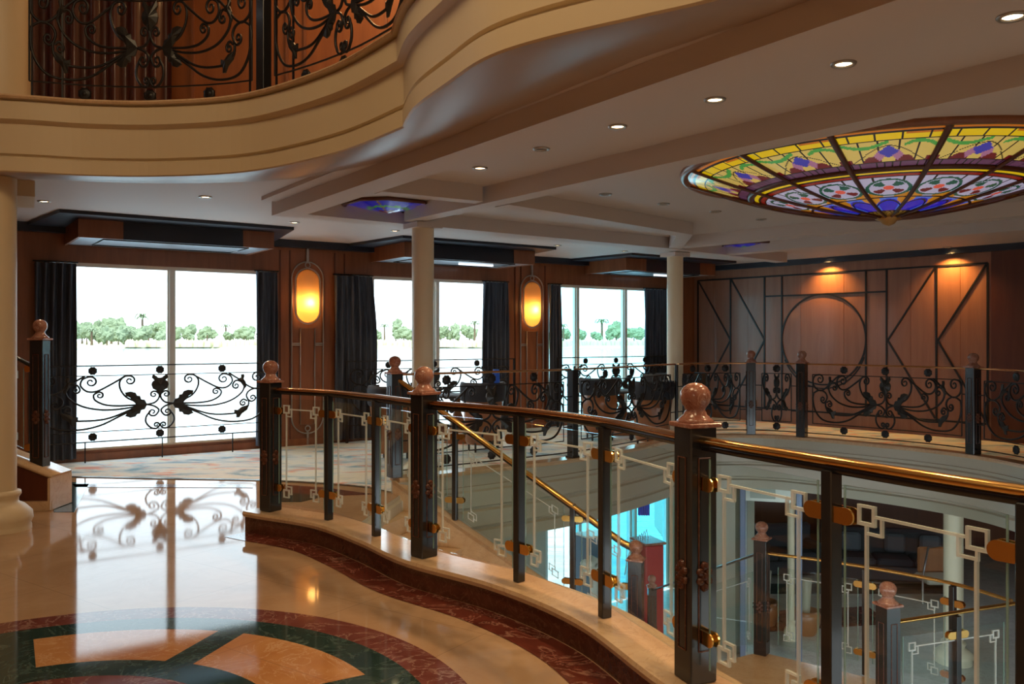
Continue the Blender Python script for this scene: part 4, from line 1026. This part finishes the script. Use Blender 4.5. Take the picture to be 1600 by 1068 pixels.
# ================================================================ left staircase end (going up)
th = thing('stair_curb', 'tan and brown marble curb block of the stairs at the left edge', 'stair side', (-4.75, 8.3, 0))
cp = [pl(81, 797, 0).to_2d(), pl(60, 790, 0).to_2d(), (-5.4, 8.75), (-6.2, 8.9), (-6.2, 8.3), (-5.2, 8.1), pl(20, 806, 0).to_2d()]
def wedge(b, z0, z1a, z1b, m=0):
    pass
b = MB(); lp = [(-4.36, 8.12), (-4.40, 8.52), (-6.3, 8.52), (-6.3, 8.10), (-4.9, 8.08)]
b.prism(lp, 0, .09); b.build('plinth', M['curb'], th)
b = MB(); vs = []
for o in (0, .34):
    for x, z in ((-4.39, .09), (-6.3, .09), (-6.3, 1.45), (-4.9, .50), (-4.39, .31)): vs.append((x, 8.15+o, z))
b.add(vs, [(0, 1, 2, 3, 4), (9, 8, 7, 6, 5), (0, 4, 9, 5), (4, 3, 8, 9), (3, 2, 7, 8), (2, 1, 6, 7), (1, 0, 5, 6)]); b.build('side_panel', M['woodd'], th)
b = MB(); b.tube([(-4.37, 8.32, .315), (-4.9, 8.32, .52), (-6.3, 8.32, 1.47)], .26, 4, rb=.022); b.box((-4.375, 8.3, .16), (.025, .40, .3), 0); b.build('capping', M['curb'], th)
th2 = newel_tall_l.put((-4.59, 8.34, .33), R(-4), 'tall black newel post with pale ball beside the left column, before the curtain', scale=(1, 1, 1.08))
th = thing('handrail', 'dark handrail rising to the left behind the left column', 'handrail', (-5.2, 8.28, 1.5)); MB().tube([(-4.66, 8.34, 1.36), (-5.0, 8.34, 1.54), (-6.2, 8.34, 2.2)], .03, 10, rb=.02).build('rail_cap', M['post'], th)
pane('glass_panel', 'etched glass panel behind the left column, before the wood wall', (-5.5, 8.34), (-4.75, 8.34), .95, .56, .78)
bx = MB(); bx.box((-6.3, 10.2, .62), (.3, .3, 1.2), 0, .02); tag(bx.build('red_cabinet', M['red']), 'small red cabinet glimpsed behind the left column', 'cabinet')

# ================================================================ lounge furniture
def make_chair():
    th = thing('tub_chair', 'x', 'chair', (0, 0, 0)); a0, a1 = R(-35), R(215)
    b = MB(); prof = [(.30, .10), (.33, .14), (.36, .55), (.40, .70), (.405, .70), (.375, .55), (.34, .14), (.31, .10)]
    b.lathe([(r, z) for r, z in prof], n=26, a0=a0, a1=a1); b.build('wooden_shell', M['woodf'], th)
    b = MB(); b.lathe([(.405, .69), (.44, .72), (.45, .90), (.43, .95), (.39, .95), (.36, .90), (.34, .55), (.33, .42)], n=26, a0=a0, a1=a1); b.build('back_cushion', M['cushion'], th)
    b = MB(); b.lathe([(.001, .50), (.27, .50), (.31, .47), (.325, .42), (.32, .34), (.001, .34)], n=26); b.build('seat_cushion', M['cushion'], th)
    for x, y in ((.22, .22), (-.22, .22), (.22, -.2), (-.22, -.2)): b = MB(); b.lathe([(.028, .34), (.02, 0), (.001, 0)], c=(x, y, 0), n=8); b.build('leg', M['post'], th)
    return th
ch = once(make_chair()); cf = .012
for x, y, rz, lb in ((-.42, 12.35, R(200), 'tub chair with brown wooden shell before the lamp-side curtain, behind the far railing'), (1.4, 13.7, R(190), 'dark tub chair before the right window, its wooden back to the camera'),
                     (2.55, 15.2, R(250), 'dark tub chair near the right window sill'), (2.08, 12.72, R(200), 'tub chair with broad orange wooden shell beside the second column'), (-1.6, 11.45, R(170), 'dark tub chair in front of the middle window, left of the round column'),
                     (3.2, 15.6, R(200), 'dark tub chair behind the second column')):
    ch.put((x, y, cf), rz, lb, scale=(.74, .74, 1.04))
def make_table():
    th = thing('round_table', 'x', 'table', (0, 0, 0))
    MB().lathe([(.001, .74), (.42, .74), (.43, .725), (.42, .71), (.001, .71)], n=32).build('tabletop', M['sofa'], th)
    MB().lathe([(.05, .71), (.05, .5), (.12, .3), (.19, .08), (.24, .03), (.24, 0)], n=24).build('pedestal', M['woodf'], th); return th
tb = once(make_table())
for x, y, lb in ((-.85, 13.35, 'round table with wooden pedestal between the chairs by the middle window'), (1.85, 14.45, 'round table between the dark chairs by the right window')): tb.put((x, y, cf), 0, lb)
b = MB(); b.lathe([(.001, 0), (.05, 0), (.055, .02), (.05, .16), (.04, .19), (.001, .19)], c=(-.227, 12.12, 1.0), n=14)
th = tag(b.build('blue_cushion', M['blue'], loc=(-.227, 12.12, 1.0)), 'small bright blue cushion on top of the chair back behind the far railing', 'cushion')

# ================================================================ lower deck
b = MB(); b.box((4.0, 19.0, -2.05), (.2, 9, 2.9)); struct(b.build('wall_lower_side', M['greige']))
b = MB(); b.cur = 0; b.box((9, 21.2, -2.05), (10, .2, 2.9)); b.box((13.9, 12, -2.05), (.2, 19, 2.9)); struct(b.build('wall_lower_back', M['woodd']), 'dark wood wall of the lower lounge')
b = MB(); b.prism([(2.98, 14.4), (3.62, 13.9), (3.75, 14.05), (3.1, 14.6)], LZ, -.62); struct(b.build('wall_lower_pier', M['greige']), 'pale wall pier left of the security gate')
b = MB(); b.prism([(4.1, 17.2), (9.0, 17.2), (9.0, 17.9), (4.1, 17.9)], LZ, LZ+.006); struct(b.build('trim_floor_band', M['greenm']))
b = MB(); b.prism([(4.0, 14.9), (6.8, 15.4), (6.8, 16.4), (4.0, 16.0)], LZ, LZ+.006); struct(b.build('trim_floor_border_lower', M['redm']), 'red marble border in the lower floor')
# walk-through security gate
g0 = Vector((3.62, 13.45)); g1 = Vector((4.42, 13.2)); dg = (g1-g0).normalized(); ng = Vector((dg.y, -dg.x)); ang = math.atan2(dg.y, dg.x)
gt = thing('security_gate', 'white walk-through security gate with grey edges on the lower deck', 'security gate', ((g0+g1).x/2, (g0+g1).y/2, LZ)); GH = 2.9
for s_, c_ in ((0, g0), (1, g1)):
    q = c_-ng*.3; MB().box((q.x, q.y, LZ+GH/2), (.07, .62, GH), ang, .01).build('side_panel', M['white'], gt)
    for e in (.03, -.61): q = c_-ng*(-e if e > 0 else .61); MB().box((q.x, q.y, LZ+GH/2), (.085, .05, GH), ang, .01).build('edge_profile', M['metalblue'], gt)
q = (g0+g1)/2-ng*.28; MB().box((q.x, q.y, LZ+GH-.16), ((g1-g0).length-.07, .5, .32), ang, .01).build('header', M['white'], gt)
q = (g0+g1)/2-ng*.022; dsp = MB(); dsp.box((q.x-.12*dg.x, q.y-.12*dg.y, LZ+GH-.17), (.38, .012, .2), ang); dsp = dsp.build('display', M['screen'], gt)
q = q+ng*.008
for k in range(3): MB().box((q.x-.2*dg.x, q.y-.2*dg.y, LZ+GH-.12-.04*k), (.12, .004, .01), ang).build('text_line', M['black'], dsp)
b = MB(); r_ = q+dg*.0; rosette(b, (r_.x, r_.y, LZ+GH-.17), .05, (ng.x, ng.y), 5); b.build('picture', M['gold'], dsp)
# sofa, pillows, chair, pots
def sofa(x, y, w_, rz, label):
    th = thing('sofa', label, 'sofa', (x, y, LZ), 0); ca, sa = math.cos(rz), math.sin(rz)
    def L(px, py): return (x+px*ca-py*sa, y+px*sa+py*ca)
    MB().box((*L(0, 0), LZ+.2), (w_, .85, .28), rz, .03).build('base', M['sofa'], th); MB().box((*L(0, .38), LZ+.62), (w_, .2, .75), rz, .05).build('backrest', M['sofa'], th)
    for s_ in (-1, 1): MB().box((*L(s_*(w_/2-.1), 0), LZ+.42), (.2, .85, .5), rz, .05).build('armrest', M['sofa'], th)
    n = 3
    for k in range(n): MB().box((*L(-w_/2+.2+(w_-.4)*(k+.5)/n, -.05), LZ+.42), ((w_-.4)/n-.02, .7, .16), rz, .04).build('seat_cushion', M['sofa'], th)
    return L
L = sofa(8.1, 18.3, 2.6, R(-12), 'long charcoal sofa against the dark wall of the lower lounge')
for k, (px, lb) in enumerate(((-.8, 'grey square pillow at the left end of the lower sofa'), (.1, 'grey square pillow in the middle of the lower sofa'), (.8, 'grey square pillow at the right end of the lower sofa'))):
    p = L(px, .17); tag((lambda b: b.build('pillow', M['pillow'], loc=(p[0], p[1], LZ+.52)))(MB().box((p[0], p[1], LZ+.72), (.42, .14, .4), R(-12), .05)), lb, 'pillow')
sofa(5.9, 18.8, 1.7, R(8), 'short charcoal sofa behind the security gate on the lower deck')
th = thing('lounge_chair', 'bentwood lounge chair with pale seat beside the lower sofa', 'chair', (8.2, 16.7, LZ))
MB().tube([(7.9, 16.5, LZ+.02), (7.95, 16.6, LZ+.5), (8.2, 16.9, LZ+1.0), (8.5, 17.0, LZ+1.0), (8.65, 16.8, LZ+.5), (8.6, 16.6, LZ+.02)], .02, 8).build('frame', M['chrome'], th)
MB().box((8.25, 16.7, LZ+.45), (.6, .6, .1), 0, .03).build('seat', M['greige'], th); MB().box((8.3, 16.98, LZ+.75), (.55, .08, .5), 0, .03).build('backrest', M['woodf'], th)
for x, y, lb in ((4.55, 15.4, 'brown round planter behind the gate'), (5.1, 14.9, 'brown round pot beside the thin white column')):
    th = thing('planter', lb, 'planter', (x, y, LZ)); MB().lathe([(.17, 0), (.24, .18), (.25, .34), (.22, .42), (.2, .42), (.2, .36), (.001, .36)], c=(x, y, LZ), n=24).build('pot', M['woodf'], th)
    MB().lathe([(.07, .3), (.09, .7), (.11, .95), (.08, .95), (.001, .8)], c=(x, y, LZ), n=16).build('vase', M['greige'], th)
# things by the gangway door
def lowbox(name, lb, ct, u, Y, zc, d, m, rz=0.3):
    x = (u-800)*Y/F; th = thing(name, lb, ct, (x, Y, zc-d[2]/2)); return th, x, Y
th, x, y = lowbox('reception_counter', 'red reception counter by the lower glass doors', 'counter', 1012, 14.4, -3.0, (.6, .5, 1.0), 'red')
MB().box((x, y, -2.64), (.34, .5, 1.70), R(20), .02).build('body', M['red'], th); MB().box((x, y, -1.77), (.40, .56, .04), R(20), .01).build('worktop', M['pink'], th)
th, x, y = lowbox('counter', 'blue-grey counter inside the lower glass doors', 'counter', 925, 15.3, -3.0, (.6, .5, 1.0), 'bluegrey')
MB().box((x, y, -2.69), (.46, .4, 1.62), R(30), .02).build('body', M['bluegrey'], th); MB().box((x, y, -1.865), (.50, .44, .03), R(30), .01).build('worktop', M['white'], th)
x = 206*14.9/F; b = MB()
for j in range(15): pass
vs = []; n = 24
for z in (-1.0, -1.45):
    for i in range(n+1): vs.append((x-.1+.2*i/n, 14.9+.03*math.sin(i*1.3), z))
    for i in range(n+1): vs.append((x-.1+.2*i/n, 14.915+.03*math.sin(i*1.3), z))
m = n+1; b.add(vs, [(i, i+1, 2*m+i+1, 2*m+i) for i in range(n)]+[(m+i+1, m+i, 3*m+i, 3*m+i+1) for i in range(n)], True)
th = thing('drape', 'bright blue drape beside the lower glass doors', 'curtain', (x, 14.9, -1.45)); b.build('cloth', M['blue'], th)
th = thing('flower_arrangement', 'white flowers in a vase near the lower glass doors', 'flowers', (128*13.6/F, 13.6, LZ)); x = 128*13.6/F
MB().lathe([(.14, 0), (.12, .5), (.06, 1.1), (.08, 1.35), (.001, 1.3)], c=(x, 13.6, LZ), n=16).build('vase', M['white'], th)
b = MB()
for i in range(16):
    a = i*2.4; r = .2*math.sqrt(i/16); b.lathe([(.001, -.07), (.06, -.04), (.08, 0), (.06, .04), (.001, .07)], c=(x+r*math.cos(a), 13.6+r*math.sin(a), LZ+1.5+.1*math.cos(i)), n=8)
b.build('blossoms', M['white'], th)
th = thing('wire_stand', 'stand with thin pale wire loops on the counter by the lower doors', 'stand', (3.6*.56, 14.7, -2.4))
b = MB(); x = 190*14.5/F
for k in range(6): b.tube([(x-.15+.05*k, 14.5, -2.37), (x-.12+.05*k, 14.45, -2.1+.04*k), (x+.02+.04*k, 14.5, -1.75+.03*k), (x+.12+.03*k, 14.5, -1.9)], .008, 5)
b.build('loops', M['white'], th)

# ================================================================ river and far bank
struct(MB().add([(-900, 21, -5.2), (900, 21, -5.2), (1500, 640, -5.2), (-1500, 640, -5.2)], [(0, 1, 2, 3)]).build('ground_river', M['water']), 'bright river')
b = MB(); n = 60; vs = []
for i in range(n+1): x = -700+1400*i/n; e = 10*math.sin(i*.7); vs += [(x, 545+e, -5.3), (x, 552+e, -3.5), (x, 900, -2)]
b.add(vs, [(i*3+k, i*3+3+k, i*3+4+k, i*3+1+k) for i in range(n) for k in range(2)]); struct(b.build('ground_bank', M['reed']), 'far river bank')
def blob(b, c, r, seed, n=14):
    rnd = random.Random(seed); vs = []; fs = []; ph = [rnd.uniform(0, 6) for _ in range(4)]
    for j in range(n+1):
        t = math.pi*j/n
        for i in range(n):
            a = 2*math.pi*i/n; q = r*(1+.22*math.sin(3*a+ph[0]+2*t)+.18*math.sin(5*t+ph[1]+a*2)+rnd.uniform(-.13, .13))
            vs.append((c[0]+q*math.sin(t)*math.cos(a), c[1]+q*math.sin(t)*math.sin(a), c[2]+q*.85*math.cos(t)))
    for j in range(n):
        for i in range(n): k = (i+1) % n; fs.append((j*n+i, (j+1)*n+i, (j+1)*n+k, j*n+k))
    b.add(vs, fs, False)
protos = []
for s in range(3):
    th = thing('bank_tree', 'x', 'tree', (0, 0, 0)); b = MB(); rnd = random.Random(s)
    for k in range(6): blob(b, (rnd.uniform(-3.5, 3.5), rnd.uniform(-2, 2), 4.5+rnd.uniform(-1.5, 3)), rnd.uniform(2, 3.4), s*10+k)
    b.build('foliage', M['crown'], th); MB().lathe([(.5, 0), (.3, 4), (.2, 6)], n=8).build('trunk', M['bark'], th); protos.append(once(th))
th = thing('palm_tree', 'x', 'tree', (0, 0, 0)); MB().lathe([(.9, 0), (.7, 5), (.6, 9)], n=8).build('trunk', M['bark'], th); b = MB()
for k in range(16):
    a = k*2*math.pi/16; el = .5 if k % 2 else 1.0; pts = [(math.cos(a)*r_, math.sin(a)*r_, 9+el*2.2*math.sin(r_/4.2*2.4)-.04*r_*r_) for r_ in (0, 1, 2, 3, 4, 4.6)]; b.tube(pts, [.25, .55, .65, .55, .35, .1], 4, rb=.12)
b.build('fronds', M['crown'], th); palm = once(th)
k_ = 0
for row, (Y0, n_, lo, hi) in enumerate(((566, 11, -30, 262), (592, 12, -20, 270), (650, 30, 230, 1060), (690, 28, 250, 1075), (640, 13, -20, 280))):
    for i in range(n_):
        u = lo+(hi-lo)*(i+.5)/n_+random.uniform(-3, 3); Y = Y0+random.uniform(-3, 3); x = (u-800)*Y/F
        s_ = random.uniform(.75, 1.15)*((hi-lo)/n_/24.0)*(1.5 if row in (0, 1) else 1.9 if row == 4 else 1.25); k_ += 1
        pr = palm if k_ % 5 == 2 else protos[k_ % 3]; wn = 'leftmost window, left pane' if u < 262 else 'leftmost window, right pane' if u < 430 else 'middle window' if u < 800 else 'right window'
        pr.put((x, Y, -4.2 if Y0 < 610 else -3), random.uniform(0, 6), ('palm' if pr is palm else 'leafy tree')+' on the far river bank seen through the '+wn, ('palms' if pr is palm else 'trees')+' seen through the '+wn, scale=(s_*(.62 if row < 2 else .95), s_*.6, s_*random.uniform(.8, 1.4)*.8))
b = MB(); rnd = random.Random(5)
for i in range(260): u = 200+900*i/260; Y = rnd.uniform(550, 556); b.lathe([(2.4, 0), (1.6, 2.6+rnd.uniform(0, 1.6)), (.1, 4+rnd.uniform(0, 1.5))], c=((u-800)*Y/F, Y, -4.6), n=7)
tag(b.build('reeds', M['reed']), 'strip of pale reeds along the water of the far bank', 'reeds', kind='stuff')

for o in list(bpy.data.objects):
    if '_loc' in o.keys(): del o['_loc']
